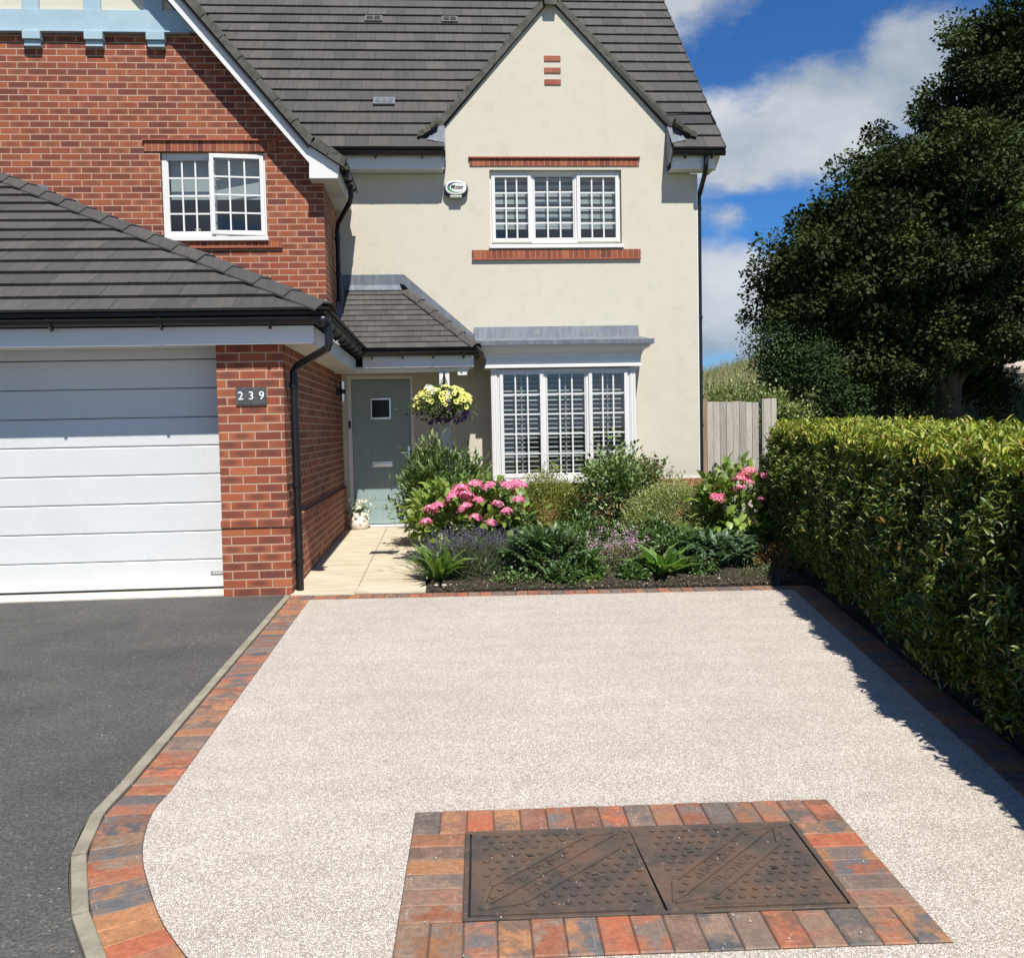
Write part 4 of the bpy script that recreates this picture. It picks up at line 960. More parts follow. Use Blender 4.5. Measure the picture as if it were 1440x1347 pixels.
# eaves of the main roof, either side of the gable
for x0, x1, g0, g1 in ((-6.0, .092, -6.0, .105), (3.146, 3.74, 3.135, 3.86)):
    mb = MB(); mb.box(x0, x1, 12.755, 12.775, 4.862, 5.05)
    if x1 > 3: mb.box(x1-.02, x1, 12.7755, YR+.1, 4.862, 5.05)
    mb.build('fascia', 'pvc', H, bevel=.002)
    mb = MB(); mb.box(x0, x1-.021, 12.776, YR-.001, 4.866, 4.878); mb.build('soffit', 'soffit', H)
    gutter('gutter', (g0, 12.695, 5.072), (g1, 12.695, 5.072), brk=.62, r=.054)
for x in (.094, 3.126):
    mb = MB(); mb.box(x, x+.018, EY+.06, YR-.0, 4.90, 5.35) if False else mb.prism([(x, 12.70, 4.95), (x, YR, 4.95), (x, YR, 5.48), (x, YR-.05, 5.46), (x, 12.70, 5.16)], (.016, 0, 0)); mb.build('lead_cheek', 'lead', H)
mb = MB(); mb.face([(-.13, 12.72, 5.235), (.10, 12.66, 5.175), (.10, 12.99, 5.53), (0.0, 12.99, 5.5)]); mb.build('lead_apron', 'lead', H, recalc=False); mb = MB(); mb.face([(3.13, 12.66, 5.175), (3.34, 12.72, 5.235), (3.25, 12.99, 5.5), (3.13, 12.99, 5.53)]); mb.build('lead_apron', 'lead', H, recalc=False)
# gable (dormer) roof: two slopes with mortared verges running back into the main roof
AX, AZ_ = 1.562, 7.235
for sg, xe, ze in ((-1, .02, 5.50), (1, 3.215, 5.50)):
    foot = (xe-.0, ze); ks_ = (AZ_-ze)/abs(AX-xe)
    yb = EY+(AZ_-EZ)
    slab('gable_roof_deck', [(xe, 12.96, ze), (AX, 12.96, AZ_), (AX, yb, AZ_), (xe, EY+(ze-EZ)+.02, ze)] if sg < 0 else [(xe, 12.93, ze), (xe, EY+(ze-EZ)+.02, ze), (AX, yb, AZ_), (AX, 12.96, AZ_)], .05, 'dark', H)
    ln = math.hypot(AX-xe, AZ_-ze); v_ = Vector((AX-xe, 0, AZ_-ze)).normalized()
    tiles('gable_roof_tiles', H, (xe, 12.95, ze), (0, 1, 0), v_, 2.5, ln, .318, .30, .026, clip=lambda s, ln=ln: [(0, max(.12, (s/ln)*(AZ_-5.5)+.12))], seed=12+sg, mt_='moss')
    # kicked-out foot and mortar edge
    mb = MB(); nn = 15; rs_ = random.Random(20+sg)
    for k in range(nn):
        s0, s1 = ln*k/nn, ln*(k+1)/nn+.008
        def q(s, n, y): c = Vector((xe, y, ze))+v_*s; nv2 = Vector((-v_.z, 0, v_.x)); nv2 = nv2 if nv2.z > 0 else -nv2; return c+nv2*n
        t0 = .048+rs_.uniform(-.006, .006); c_ = rs_.uniform(.8, 1.2)
        mb.hexa([q(s0, -.048, 12.945), q(s1, -.048, 12.945), q(s1, -.048, 12.995), q(s0, -.048, 12.995), q(s0, t0, 12.945+rs_.uniform(-.004, .004)), q(s1, t0-.016, 12.945), q(s1, t0-.016, 12.995), q(s0, t0, 12.995)])
    mb.build('mortar_verge', 'moss', H)
    mb = MB(); pp = [(xe, ze+.01), (xe+sg*.09, ze-.085), (xe+sg*.19, ze-.16), (xe+sg*.275, ze-.195)]
    for (xa, za), (xb, zb) in zip(pp, pp[1:]):
        mb.hexa([(xa, 12.72+.05, za-.03), (xb, 12.72, zb-.03), (xb, 12.95, zb-.03), (xa, 13.0, za-.03), (xa, 12.77, za+.045), (xb, 12.72, zb+.03), (xb, 12.95, zb+.03), (xa, 13.0, za+.045)], (.06, .058, .05))
    mb.build('kicked_verge_foot', 'moss', H)
cap_tiles('ridge_tiles', H, (AX, 12.90, AZ_+.05), (AX, 15.0, AZ_+.05), 5, .12, .075)
mb = MB(); mb.prism([(AX-.10, 12.888, 7.22), (AX+.10, 12.888, 7.22), (AX+.078, 12.888, 7.065), (AX-.078, 12.888, 7.065)], (0, .03, 0)); mb.build('ridge_end_block', 'moss', H)
# three roof vents
def on_main(x, z, dn=.0): y = EY+(z-EZ); return Vector((x, y, z))+N_*(.03+dn)
for x0, x1, za, zb, k in ((-1.09, -.82, 7.80, 7.97, 1), (.12, .37, 7.80, 7.97, 1), (-.87, -.57, 5.87, 6.03, 0)):
    mb = MB(); A, B, C_, D_ = on_main(x0, za), on_main(x1, za), on_main(x1, zb), on_main(x0, zb)
    mb.hexa([A, B, C_, D_, A+N_*.03, B+N_*.03, C_+N_*.012, D_+N_*.012], (.10, .103, .103) if k else (.13, .15, .17)); v = mb.build('roof_vent', 'tile', H)
    mb = MB(); cols_ = 2 if k else 3
    for i in range(cols_):
        xa = x0+.03+(x1-x0-.04)*i/cols_; xb = xa+(x1-x0-.04)/cols_-.02; A, B, C_, D_ = on_main(xa, za+.03, .021), on_main(xb, za+.03, .021), on_main(xb, zb-.04, .014), on_main(xa, zb-.04, .014)
        mb.hexa([A, B, C_, D_, A+N_*.013, B+N_*.013, C_+N_*.013, D_+N_*.013], (.015, .015, .015) if k else (.085, .10, .12))
    mb.build('vent_slots', 'tile', v)

# brick gable roof: overhanging slope, white bargeboard and boxed foot
YV = 11.35
def rk(x, off=0.): return rake(x)+off
sl50 = math.hypot(1, gs); nx_, nz_ = gs/sl50, 1/sl50
p0 = (-1.471, 4.745); p1 = (gx, apz+.255)
for sg in (1, -1):
    def mx(x): return x if sg > 0 else 2*gx-x
    slab('wing_roof_deck', [(mx(p0[0]), YV-.05, p0[1]), (mx(p1[0]), YV-.05, p1[1]), (mx(p1[0]), 17.5, p1[1]), (mx(p0[0]), EY+(p0[1]-EZ)+.6, p0[1])], .04, 'dark', H)
    v_ = Vector((mx(p1[0])-mx(p0[0]), 0, p1[1]-p0[1])); ln = v_.length; v_.normalize()
    tiles('wing_roof_tiles', H, (mx(p0[0]), YV-.06, p0[1]), (0, 1, 0), v_, 6, ln, .318, .30, .026, clip=lambda s, ln=ln: [(0, 1.9+ (s/ln)*3.9)], seed=30+sg)
    mb = MB()                                      # bargeboard
    pts = [(mx(gx), YV, apz-.0), (mx(-1.495), YV, rake(-1.495)), (mx(-1.50), YV, 4.372), (mx(-1.17), YV, 4.372), (mx(-1.148), YV, 4.519), (mx(-1.471), YV, 4.732), (mx(gx), YV, apz+.245)]
    mb.prism(pts, (0, .025, 0)); bb = mb.build('bargeboard', 'barge', H, bevel=.003)
    if sg > 0:
        c = Vector((-2.06, YV-.0015, rake(-2.06)+.012)); dd = Vector((-gs, 0, -1)).normalized(); mb = MB(); mb.hexa([c, c+V(.004, 0, .001), c+V(.004, 0, .001)-dd*0+V(.17, 0, .14), c+V(.17, 0, .14), c+V(0, -.001, 0), c+V(.004, -.001, .001), c+V(.174, -.001, .141), c+V(.17, -.001, .14)]); mb.build('board_joint', 'soffit', bb)
    mb = MB(); mb.prism([(mx(gx), YV+.026, apz+.03), (mx(-1.50), YV+.026, rake(-1.495)+.03), (mx(-1.50), YB, rake(-1.495)+.03), (mx(gx), YB, apz+.03)], (0, 0, .012)); mb.build('verge_soffit', 'soffit', H)
    mb = MB(); nn = 15; n0 = Vector((nx_*(1 if sg > 0 else -1), 0, nz_)); L_ = math.hypot(gx-p0[0], p1[1]-p0[1]); rs_ = random.Random(8)
    for k in range(nn):                            # verge tile ends
        s0, s1 = L_*k/nn, L_*(k+1)/nn+.01; A = Vector((mx(p0[0]), YV-.07, p0[1])); a = A+v_*s0-n0*.012; b = A+v_*s1-n0*.012
        h0 = .10+rs_.uniform(-.004, .004)
        mb.hexa([a, b, b+V(0, .08, 0), a+V(0, .08, 0), a+n0*h0, b+n0*(h0-.02), b+n0*(h0-.02)+V(0, .08, 0), a+n0*h0+V(0, .08, 0)], (.062, .06, .055))
    for k in range(2):                             # sprocketed foot
        xa, xb = -1.471+.185*k, -1.471+.185*(k+1)+.012; za, zb = 4.738-.125*k, 4.738-.125*(k+1); q = [(mx(xa), za), (mx(xb), zb), (mx(xb)+(.03 if sg > 0 else -.03), zb+.10), (mx(xa)+(.05 if sg > 0 else -.05), za+.11)]
        mb.prism([(x, YV-.07, z) for x, z in q], (0, .09, 0), (.062, .06, .055))
    mb.build('verge_tiles', 'moss', H)
    slab('sprocket_deck', [(mx(-1.471), YV+.02, 4.79), (mx(-1.10), YV+.02, 4.55), (mx(-1.10), 12.7, 4.55), (mx(-1.471), 13.2, 4.79)], .05, 'dark', H)
mb = MB(); mb.box(-1.185, -1.165, YV+.026, YR-.002, 4.372, 4.52); mb.build('fascia', 'pvc', H); mb = MB(); mb.box(XS, -1.186, YV+.026, YR-.002, 4.374, 4.386); mb.box(-1.50, XS-.001, YV+.026, YB-.001, 4.374, 4.386); mb.build('soffit', 'soffit', H)
gutter('gutter', (-1.105, YV+.0, 4.555), (-1.105, 12.68, 4.555), brk=.5, r=.054)
mb = MB(); mb.tube([(-1.10, 12.2, 4.53), (-1.10, 12.2, 4.36), (-1.115, 12.21, 4.30), (-1.29, 12.45, 4.09), (-1.31, 12.5, 4.02), (-1.31, 12.5, 3.10)], .034, 12); dp = mb.build('downpipe', 'black', H)
for z in (3.9, 3.45, 3.13):
    mb = MB(); mb.tube([(-1.31, 12.5, z-.02), (-1.31, 12.5, z+.02)], .043, 12); mb.build('pipe_clip', 'black', dp)
mb = MB(); mb.tube([(-1.10, 11.6, 4.515), (-1.10, 11.6, 4.44)], .045, 12); mb.build('gutter_outlet', 'black', H)
# right hand downpipe
mb = MB(); mb.tube([(3.60, 12.70, 5.03), (3.60, 12.70, 4.90), (3.60, 12.76, 4.80), (3.60, 13.02, 4.60), (3.592, 13.05, 4.54), (3.592, 13.05, .1)], .032, 12); dp = mb.build('downpipe', 'black', H)
for z in (4.4, 2.9, 1.4):
    mb = MB(); mb.tube([(3.592, 13.05, z-.018), (3.592, 13.05, z+.018)], .040, 12); mb.build('pipe_clip', 'black', dp)

# ---- canopy over the door
KY, KZ = 11.96, 2.435; KX = .45; WZ = 3.36; wx = -.55
vk = Vector((0, YR-KY, WZ-KZ)); lk = vk.length; vk.normalize()
tiles('canopy_tiles', H, (-1.36, KY, KZ), (1, 0, 0), vk, 1.81, lk-.09, .118, .168, .013, clip=lambda s: [(.055, (KX+1.36)-s/lk*(KX-wx))], seed=15, lift=.006, gap=.0025)
slab('canopy_deck', [(-1.36, KY, KZ), (KX, KY, KZ), (wx, YR, WZ), (-1.36, YR, WZ)], .03, 'dark', H)
vk2 = Vector((wx-KX, 0, WZ-KZ)); lk2 = vk2.length; vk2.normalize()
tiles('canopy_side_tiles', H, (KX, KY, KZ), (0, 1, 0), vk2, YR-KY, lk2, .118, .168, .013, clip=lambda s: [(s/lk2*(YR-KY), YR-KY)], seed=16, lift=.006)
slab('canopy_side_deck', [(KX, KY, KZ), (KX, YR, KZ), (wx, YR, WZ)], .02, 'dark', H)
cap_tiles('canopy_hip_tiles', H, (KX-.01, KY+.01, KZ+.035), (wx+.12, YR-.13, WZ-.11+.035), 5, .085, .045, .012, seed=6)
mb = MB()
mb.face([(-1.36, YR-.10, WZ-.06), (wx+.03, YR-.10, WZ-.06), (wx, YR-.012, WZ+.02), (-1.36, YR-.012, WZ+.02)])
mb.face([(-1.36, YR-.012, WZ+.02), (wx, YR-.012, WZ+.02), (wx+.06, YR-.012, WZ+.16), (-1.36, YR-.012, WZ+.16)])
mb.face([(wx, YR-.012, WZ+.02), (KX, YR-.012, KZ+.03), (KX+.02, YR-.012, KZ+.24), (wx+.06, YR-.012, WZ+.16)])
mb.face([(wx, YR-.012, WZ+.035), (wx+.05, YR-.10, WZ+.02), (KX+.0, YR-.10, KZ+.05), (KX, YR-.012, KZ+.06)])
mb.face([(-1.36, KY+.05, KZ+.06), (-1.28, KY+.05, KZ+.055), (-1.28, YR-.06, WZ), (-1.36, YR-.06, WZ)])
mb.build('lead_flashing', 'lead', H, recalc=False)
mb = MB(); mb.box(-1.0, KX-.05, 12.06, 12.08, 2.205, 2.35); mb.box(KX-.07, KX-.0505, 12.0805, YR-.001, 2.205, 2.35); mb.build('fascia', 'pvc', H, bevel=.002)
mb = MB(); mb.box(-1.36, KX-.072, 12.081, YR-.001, 2.207, 2.22); mb.build('canopy_soffit', 'soffit', H)
mb = MB(); mb.box(XS+.001, KX-.14, 12.14, 12.22, 2.15, 2.2065); mb.build('canopy_beam', 'pvc', H, bevel=.003)
gutter('gutter', (-1.07, 12.005, 2.40), (KX+.01, 12.005, 2.40), brk=.5, r=.054)
gutter('gutter', (KX-.0, 11.98, 2.40), (KX-.0, 12.7, 2.40), r=.054)
mb = MB(); mb.box(-.045, .085, 12.11, 12.24, G(12.1)+.0, 2.149); mb.build('canopy_post', 'pvc', H, bevel=.004)
mb = MB(); mb.box(.19, .31, 12.10, 12.2, 2.10, 2.205); mb.prism([(.31, 12.10, 2.205), (.36, 12.10, 2.205), (.31, 12.10, 2.13)], (0, .1, 0)); mb.build('corner_corbel', 'pvc', H, bevel=.004)

# ================================================================== SMALL FIXTURES (things of their own)
np_ = thing('house_number_plaque', (-1.643, YG-.001, 1.655), 'small dark slate plaque with white numbers 2 3 9 on the brick garage pier', 'house number')
mb = MB(); mb.box(-1.773, -1.514, YG-.016, YG-.001, 1.655, 1.803); mb.build('plate', 'slate', np_, bevel=.002)
for k, ch_ in enumerate('239'): text(ch_, 'numeral', 'white', np_, (-1.732+k*.0885, YG-.0195, 1.730), .098, ext=.0015, bold=.0004)
for k in range(6):
    mb = MB(); x = -1.738+(k % 3)*.0885; z = 1.668 if k < 3 else 1.790; mb.tube([(x, YG-.019, z), (x, YG-.0162, z)], .0045, 8); mb.build('screw_head', 'black', np_)
al = thing('burglar_alarm', (.237, YR-.001, 4.52), 'oval white burglar alarm box with a green and navy swoosh on the cream wall', 'alarm box')
def oval(mb, cx, cz, rx, rz, y0, y1, n=36, col=(1, 1, 1), p=2.4):
    pts = [(cx+rx*math.copysign(abs(math.cos(q))**(2/p), math.cos(q)), y0, cz+rz*math.copysign(abs(math.sin(q))**(2/p), math.sin(q))) for q in [2*math.pi*k/n for k in range(n)]]; mb.prism(pts, (0, y1-y0, 0), col)
mb = MB(); oval(mb, .237, 4.640, .165, .105, YR-.075, YR-.001); mb.build('base', mat('navy_plastic', None, (.012, .02, .055), .35), al, bevel=.012)
mb = MB(); oval(mb, .237, 4.655, .142, .094, YR-.098, YR-.0755); mb.build('cover', 'pvc', al, bevel=.012)
mb = MB(); mb.box(.155, .315, YR-.09, YR-.0755, 4.522, 4.556); mb.build('strobe', mat('clear_plastic', None, (.35, .36, .33), .2), al, bevel=.004)
def crescent(mb, cx, cz, rx, rz, dx, sx, y, q0, q1, n=26):
    o_ = [(cx+rx*math.cos(q), y, cz+rz*math.sin(q)) for q in [q0+(q1-q0)*k/n for k in range(n+1)]]; i_ = [(cx+dx+rx*sx*math.cos(q), y, cz+rz*sx*math.sin(q)) for q in [q0+(q1-q0)*k/n for k in range(n+1)]]
    for k in range(n): mb.face([o_[k], o_[k+1], i_[k+1], i_[k]])
mb = MB(); crescent(mb, .237, 4.658, .118, .072, .018, .86, YR-.0988, R(30), R(195)); mb.build('swoosh', mat('navy_ink', None, (.015, .03, .10), .4), al, recalc=False)
mb = MB(); crescent(mb, .237, 4.656, .118, .072, .018, .86, YR-.0990, R(165), R(335)); mb.build('swoosh', mat('green_ink', None, (.03, .22, .06), .4), al, recalc=False)
text('Meno', 'lettering', 'black', al, (.248, YR-.1, 4.663), .072, bold=.0022, ital=.2)
mb = MB(); mb.box(.20, .305, YR-.0995, YR-.0985, 4.632, 4.638); mb.build('strapline', 'slate', al)
wlamp = thing('wall_lamp', (XS, 12.38, 1.85), 'slim black and steel up and down lamp on the brick side wall', 'wall light')
mb = MB(); mb.box(XS+.001, XS+.03, 12.33, 12.43, 1.88, 1.99); mb.build('bracket', 'black', wlamp, bevel=.004)
mb = MB(); mb.tube([(XS+.075, 12.38, 1.80), (XS+.075, 12.38, 2.06)], .038, 16); mb.build('lamp_body', 'chrome', wlamp)
mb = MB(); mb.tube([(XS+.075, 12.38, 1.90), (XS+.075, 12.38, 1.96)], .0395, 16); mb.build('band', 'black', wlamp)
gr_ = thing('drain_grate', (-.70, 10.56, G(10.56)), 'small dark slotted drain grate set in the sandstone path', 'drain')
mb = MB(); mb.hexa([(-.86, 10.47, G(10.47)+.006), (-.55, 10.47, G(10.47)+.006), (-.53, 10.66, G(10.66)+.006), (-.84, 10.66, G(10.66)+.006), (-.86, 10.47, G(10.47)+.0155), (-.55, 10.47, G(10.47)+.0155), (-.53, 10.66, G(10.66)+.0155), (-.84, 10.66, G(10.66)+.0155)]); mb.build('plate', mat('dark_grate_iron', None, (.035, .036, .037), .6), gr_)
mb = MB()
for k in range(11):
    x = -.838+k*.026; mb.hexa([(x, 10.49, G(10.49)+.0145), (x+.012, 10.49, G(10.49)+.0145), (x+.03, 10.64, G(10.64)+.0145), (x+.018, 10.64, G(10.64)+.0145), (x, 10.49, G(10.49)+.0162), (x+.012, 10.49, G(10.49)+.0162), (x+.03, 10.64, G(10.64)+.0162), (x+.018, 10.64, G(10.64)+.0162)])
mb.build('slots', 'black', gr_)

# ---- gate and side panel
WC = [(.36, .325, .275), (.41, .375, .32), (.32, .295, .255), (.44, .40, .34), (.37, .31, .235)]
gate = thing('garden_gate', (4.15, 13.3, .12), 'weathered grey timber boarded gate with a black ring latch beside the house corner', 'gate')
n = 8; gx0, gx1 = 3.752, 4.505
for k in range(n):
    x0 = gx0+(gx1-gx0)*k/n; x1 = gx0+(gx1-gx0)*(k+1)/n-.004; dz = random.uniform(-.008, .008); dy = random.uniform(-.002, .002)
    mb = MB(); mb.box(x0, x1, 13.29+dy, 13.31+dy, .14, 1.742+dz-.01*k*.3, random.choice(WC)); mb.build('board', 'wood', gate, bevel=.0025)
for z in (.35, 1.5):
    mb = MB(); mb.box(gx0, gx1, 13.3135, 13.355, z, z+.09, WC[0]); mb.build('ledge', 'wood', gate)
mb = MB()
for k in range(20):
    q0, q1 = 2*math.pi*k/20, 2*math.pi*(k+1)/20; mb.tube([(3.865+.045*math.cos(q0), 13.272, .80+.045*math.sin(q0)), (3.865+.045*math.cos(q1), 13.272, .80+.045*math.sin(q1))], .0055, 6)
mb.tube([(3.865, 13.29, .85), (3.865, 13.265, .85)], .016, 10); mb.build('ring_latch', 'black', gate)
gp = thing('gate_post', (3.70, 13.3, 0), 'brown square timber post between the cream wall and the garden gate', 'post')
mb = MB(); mb.box(3.662, 3.744, 13.27, 13.36, .02, 1.775, (.30, .21, .14)); mb.build('post', 'wood', gp, bevel=.004)
sp = thing('side_fence', (4.68, 13.38, .1), 'narrow grey timber fence panel to the right of the garden gate, behind the hedge', 'fence')
for k, (x0, x1) in enumerate(((4.565, 4.60), (4.603, 4.705), (4.709, 4.79))):
    mb = MB(); mb.box(x0, x1, 13.36-(.03 if k == 0 else 0), 13.40, .1, 1.765+.003*k, random.choice(WC)); mb.build('board', 'wood', sp, bevel=.003)

# ================================================================== PLANTS
def stems(name, parent, segs, r=.006, m='stem', n=5):
    mb = MB()
    for pth, rad in segs: mb.tube(pth, rad, n, caps=False)
    return mb.build(name, m, parent, smooth=True, recalc=False)
def shrub_leaves(c, rad, nl, L, Wd, cols, clumps=40, cr=.22, up=.35, shape='leaf', hollow=.45, fold=.25, curl=.25, jit=.18, flat=None, seed=None):
    """leaf tufts spread through an ellipsoid with an uneven outline"""
    c = np.array(c); rad = np.array(rad)
    d = rdir(clumps); d[:, 2] = d[:, 2]*.8+.15; d = unit(d); k = hollow+(1-hollow)*rng.random((clumps, 1))**.6; cc = c+d*rad*k*(1+rng.normal(0, .09, (clumps, 1)))
    idx = rng.integers(0, clumps, nl); o = rng.normal(size=(nl, 3))*cr*rad.mean()*np.array([1, 1, .8]); P_ = cc[idx]+o
    out = unit((P_-c)/rad); D = unit(out*.7+rdir(nl)*.75+np.array([0, 0, up])); N = unit(rdir(nl)*.6+np.array([0, 0, 1.])+out*.3)
    cl = colmix(clumps, cols, jit)[idx]*.6+colmix(nl, cols, jit)*.4
    return leaf_batch(P_, D, N, L*(.7+.6*rng.random(nl)), Wd*(.7+.6*rng.random(nl)), cl, fold, curl, shape), cc
def bush(name, label, cat, base, c, rad, nl, L, Wd, cols, m='leaf', clumps=40, stemc=14, group=None, **k):
    t_ = thing(name, base, label, cat, group); b, cc = shrub_leaves(c, rad, nl, L, Wd, cols, clumps, **k); batch_obj('foliage', [b], m, t_)
    sg = []
    for q in cc[:stemc]:
        b0 = Vector(base)+V(random.uniform(-.06, .06), random.uniform(-.06, .06), 0); e = Vector(q); mid = b0.lerp(e, .55)+V(0, 0, .08); sg.append(([b0, mid, e], [.008, .005, .002]))
    stems('stem', t_, sg); return t_
zb = G(9)+.03

# evergreen laurel-like bush next to the door path
bush('laurel_bush', 'tall leafy green bush with light tips against the cream wall right of the front door', 'bush', (.0, 11.05, G(11)), (.0, 11.0, .66), (.45, .38, .56), 4600, .085, .027, [(.06, .11, .025), (.12, .19, .05), (.22, .29, .10), (.04, .08, .02)], 'shiny', clumps=85, cr=.2, up=.7, hollow=.6)
# hydrangeas
def flower_head(kind, cols, r=.078, n=40, fl=.0175):
    """a domed head of little four-petalled florets"""
    mb = MB(); rs_ = random.Random(hash(kind) % 1000 if False else 11)
    for k in range(n):
        q = k*2.39996; zz = 1-(k+.5)/n*1.05; rr_ = math.sqrt(max(0, 1-zz*zz)); d = Vector((math.cos(q)*rr_, math.sin(q)*rr_, zz)); rj = r*rs_.uniform(.72, 1.16); c = Vector((d.x*rj, d.y*rj, d.z*rj*.62)); a = d.orthogonal().normalized(); a.rotate(Matrix.Rotation(rs_.uniform(0, 6), 3, d)); b = d.cross(a); col = rs_.choice(cols); kk = rs_.uniform(.8, 1.15); col = tuple(x*kk for x in col)
        for j in range(4):
            e = a*math.cos(j*math.pi/2)+b*math.sin(j*math.pi/2); f = a*math.cos(j*math.pi/2+.785)+b*math.sin(j*math.pi/2+.785); g = a*math.cos(j*math.pi/2-.785)+b*math.sin(j*math.pi/2-.785)
            mb.face([c, c+g*fl*.75+d*.003, c+e*fl*1.2+d*.004, c+f*fl*.75+d*.003], col)
    return mb
PK = [(.82, .25, .45), (.76, .16, .36), (.90, .48, .62), (.86, .34, .50)]
def hydrangea(label, base, c, rad, nl, heads, seed, cols_=PK):
    t_ = thing('hydrangea', base, label, 'hydrangea', 'pink hydrangeas in the flower bed')
    LC = [(.14, .22, .035), (.21, .30, .05), (.08, .14, .03), (.26, .34, .08)]
    b, cc = shrub_leaves(c, rad, nl, .115, .075, LC, 46, cr=.24, up=.35, hollow=.5, curl=.3, fold=.15); batch_obj('foliage', [b], 'leaf', t_)
    first = None; sg = []
    for k, (x, y, z, s_) in enumerate(heads):
        if first is None: o = flower_head('h', cols_).build('flower_head', 'petal', t_, recalc=False); o.data.transform(Matrix.Translation(Vector(t_.location))); first = o.data; o.location = Vector((x, y, z))-t_.location; o.scale = (s_,)*3
        else: o = child('flower_head', first, t_, (x, y, z), (random.uniform(-.5, .2), random.uniform(-.4, .4), random.uniform(0, 6)), s_)
        b0 = Vector(base)+V(random.uniform(-.08, .08), random.uniform(-.06, .06), 0); e = Vector((x, y, z-.005)); sg.append(([b0, b0.lerp(e, .5)+V(0, .03, .06), e], [.007, .005, .0035]))
    stems('stem', t_, sg); return t_
def hpx(px, py, y):    # keeps flower heads where they bloom on this shrub (metres)
    return ((px-626)/1330*y, y, 1.4+(606-py)/1330*y)
h1 = [(*hpx(px, py, 9.60-.002*(py-690)), s_) for px, py, s_ in ((667, 683, 1.0), (648, 690, 1.15), (636, 701, 1.1), (655, 700, 1.1), (688, 686, .95), (673, 706, .8), (712, 686, .95), (726, 684, 1.0), (735, 686, .7), (605, 717, 1.0), (615, 712, .9), (653, 716, 1.05), (729, 706, .85), (699, 712, .8), (668, 731, 1.0), (690, 738, .8), (711, 723, .85), (598, 734, .85), (641, 693, .9))]
hydrangea('large hydrangea full of deep pink flower heads behind the lavender', (.25, 9.9, G(9.9)), (.26, 9.95, .42), (.56, .34, .44), 1500, h1, 1)
h2 = [(*hpx(px, py, 9.52), s_) for px, py, s_ in ((1062, 673, .9), (1054, 680, .8), (1048, 684, .8), (1060, 687, .8), (1084, 680, .6), (1048, 698, .8), (1013, 711, 1.0), (1080, 714, .6), (1018, 711, .8))]
hydrangea('smaller hydrangea with a few pink flower heads between the gate and the hedge', (3.15, 9.8, G(9.8)), (3.14, 9.85, .42), (.42, .32, .46), 1050, h2, 2, [(.78, .16, .36), (.85, .3, .45), (.80, .34, .32)])

# lavender: a mound of thin grey-green stems with purple spikes, some leaning over the path
lav = thing('lavender', (.25, 8.85, G(8.85)), 'wide lavender clump with dusky purple spikes leaning over the sandstone path', 'lavender')
n = 2600; base = np.stack([.24+rng.normal(0, .17, n), 8.85+rng.normal(0, .09, n), np.full(n, .02)], 1)
ang = rng.normal(0, .62, n); lean = np.where(rng.random(n) < .22, -1.05+rng.normal(0, .2, n), ang)
D = unit(np.stack([np.sin(lean), rng.normal(0, .35, n)-.10, np.cos(lean)+.12], 1)); Ls = .30+.16*rng.random(n)
b1 = leaf_batch(base, D, rdir(n), Ls, .0055, colmix(n, [(.10, .14, .06), (.16, .20, .10), (.07, .10, .05)]), 0, .1, 'blade')
n2_ = 3200; bs2 = np.stack([.24+rng.normal(0, .19, n2_), 8.85+rng.normal(0, .10, n2_), .03+.24*rng.random(n2_)], 1); D2 = unit(np.stack([rng.normal(0, .6, n2_)+(bs2[:, 0]-.24)*2, rng.normal(0, .6, n2_)-.1, .5+rng.random(n2_)], 1))
b2 = leaf_batch(bs2, D2, rdir(n2_), .06+.05*rng.random(n2_), .006, colmix(n2_, [(.10, .15, .055), (.15, .20, .09), (.06, .10, .04)]), 0, .2, 'blade')
batch_obj('foliage', [b1, b2], 'leaf', lav)
sel = rng.choice(n, 800, replace=False); tipp = base[sel]+D[sel]*Ls[sel][:, None]; bt = []
for k in range(7):
    Pp = tipp+D[sel]*(.010*k-.008); dd = unit(D[sel]*.8+rdir(len(sel))*.7); bt.append(leaf_batch(Pp, dd, rdir(len(sel)), .013, .010, colmix(len(sel), [(.11, .095, .15), (.16, .14, .23), (.085, .075, .11), (.21, .19, .29)]), 0, .1, 'blade'))
batch_obj('flower_spikes', bt, 'petal', lav)

# low plants with long leaves rising from the crown
def rosette(name, label, cat, c, nl, L, Wd, cols, m='leaf', tilt=(.5, 1.2), spread=.05, curl=.45, group=None, n_st=0):
    t_ = thing(name, c, label, cat, group); q = rng.random(nl)*6.283; ti = tilt[0]+(tilt[1]-tilt[0])*rng.random(nl)
    D = np.stack([np.cos(q)*np.sin(ti), np.sin(q)*np.sin(ti), np.cos(ti)], 1); N = np.stack([-np.cos(q)*np.cos(ti), -np.sin(q)*np.cos(ti), np.sin(ti)], 1)+rdir(nl)*.25
    P_ = np.array(c)+rng.normal(size=(nl, 3))*np.array([spread, spread, .01])+np.array([0, 0, .02]); batch_obj('foliage', [leaf_batch(P_, D, N, L*(.6+.5*rng.random(nl)), Wd*(.7+.5*rng.random(nl)), colmix(nl, cols, .12), .3, curl)], m, t_); return t_
rosette('primrose_plant', 'upright clump of long bright green leaves at the path corner left of the lavender', 'plant', (-.06, 8.62, .02), 60, .40, .075, [(.16, .27, .05), (.22, .33, .08), (.12, .21, .04)], tilt=(.15, .95))
rosette('primrose_plant', 'clump of bright strap leaves at the front of the bed between phlox and dark hellebore', 'plant', (1.96, 8.50, .0), 60, .36, .085, [(.15, .27, .05), (.20, .33, .08), (.11, .20, .04)], tilt=(.2, 1.15))
rosette('small_rosette', 'low leafy rosette near the front brick edging below the phlox', 'plant', (1.30, 8.42, .0), 16, .17, .07, [(.14, .24, .05), (.2, .3, .08)], tilt=(.7, 1.3))
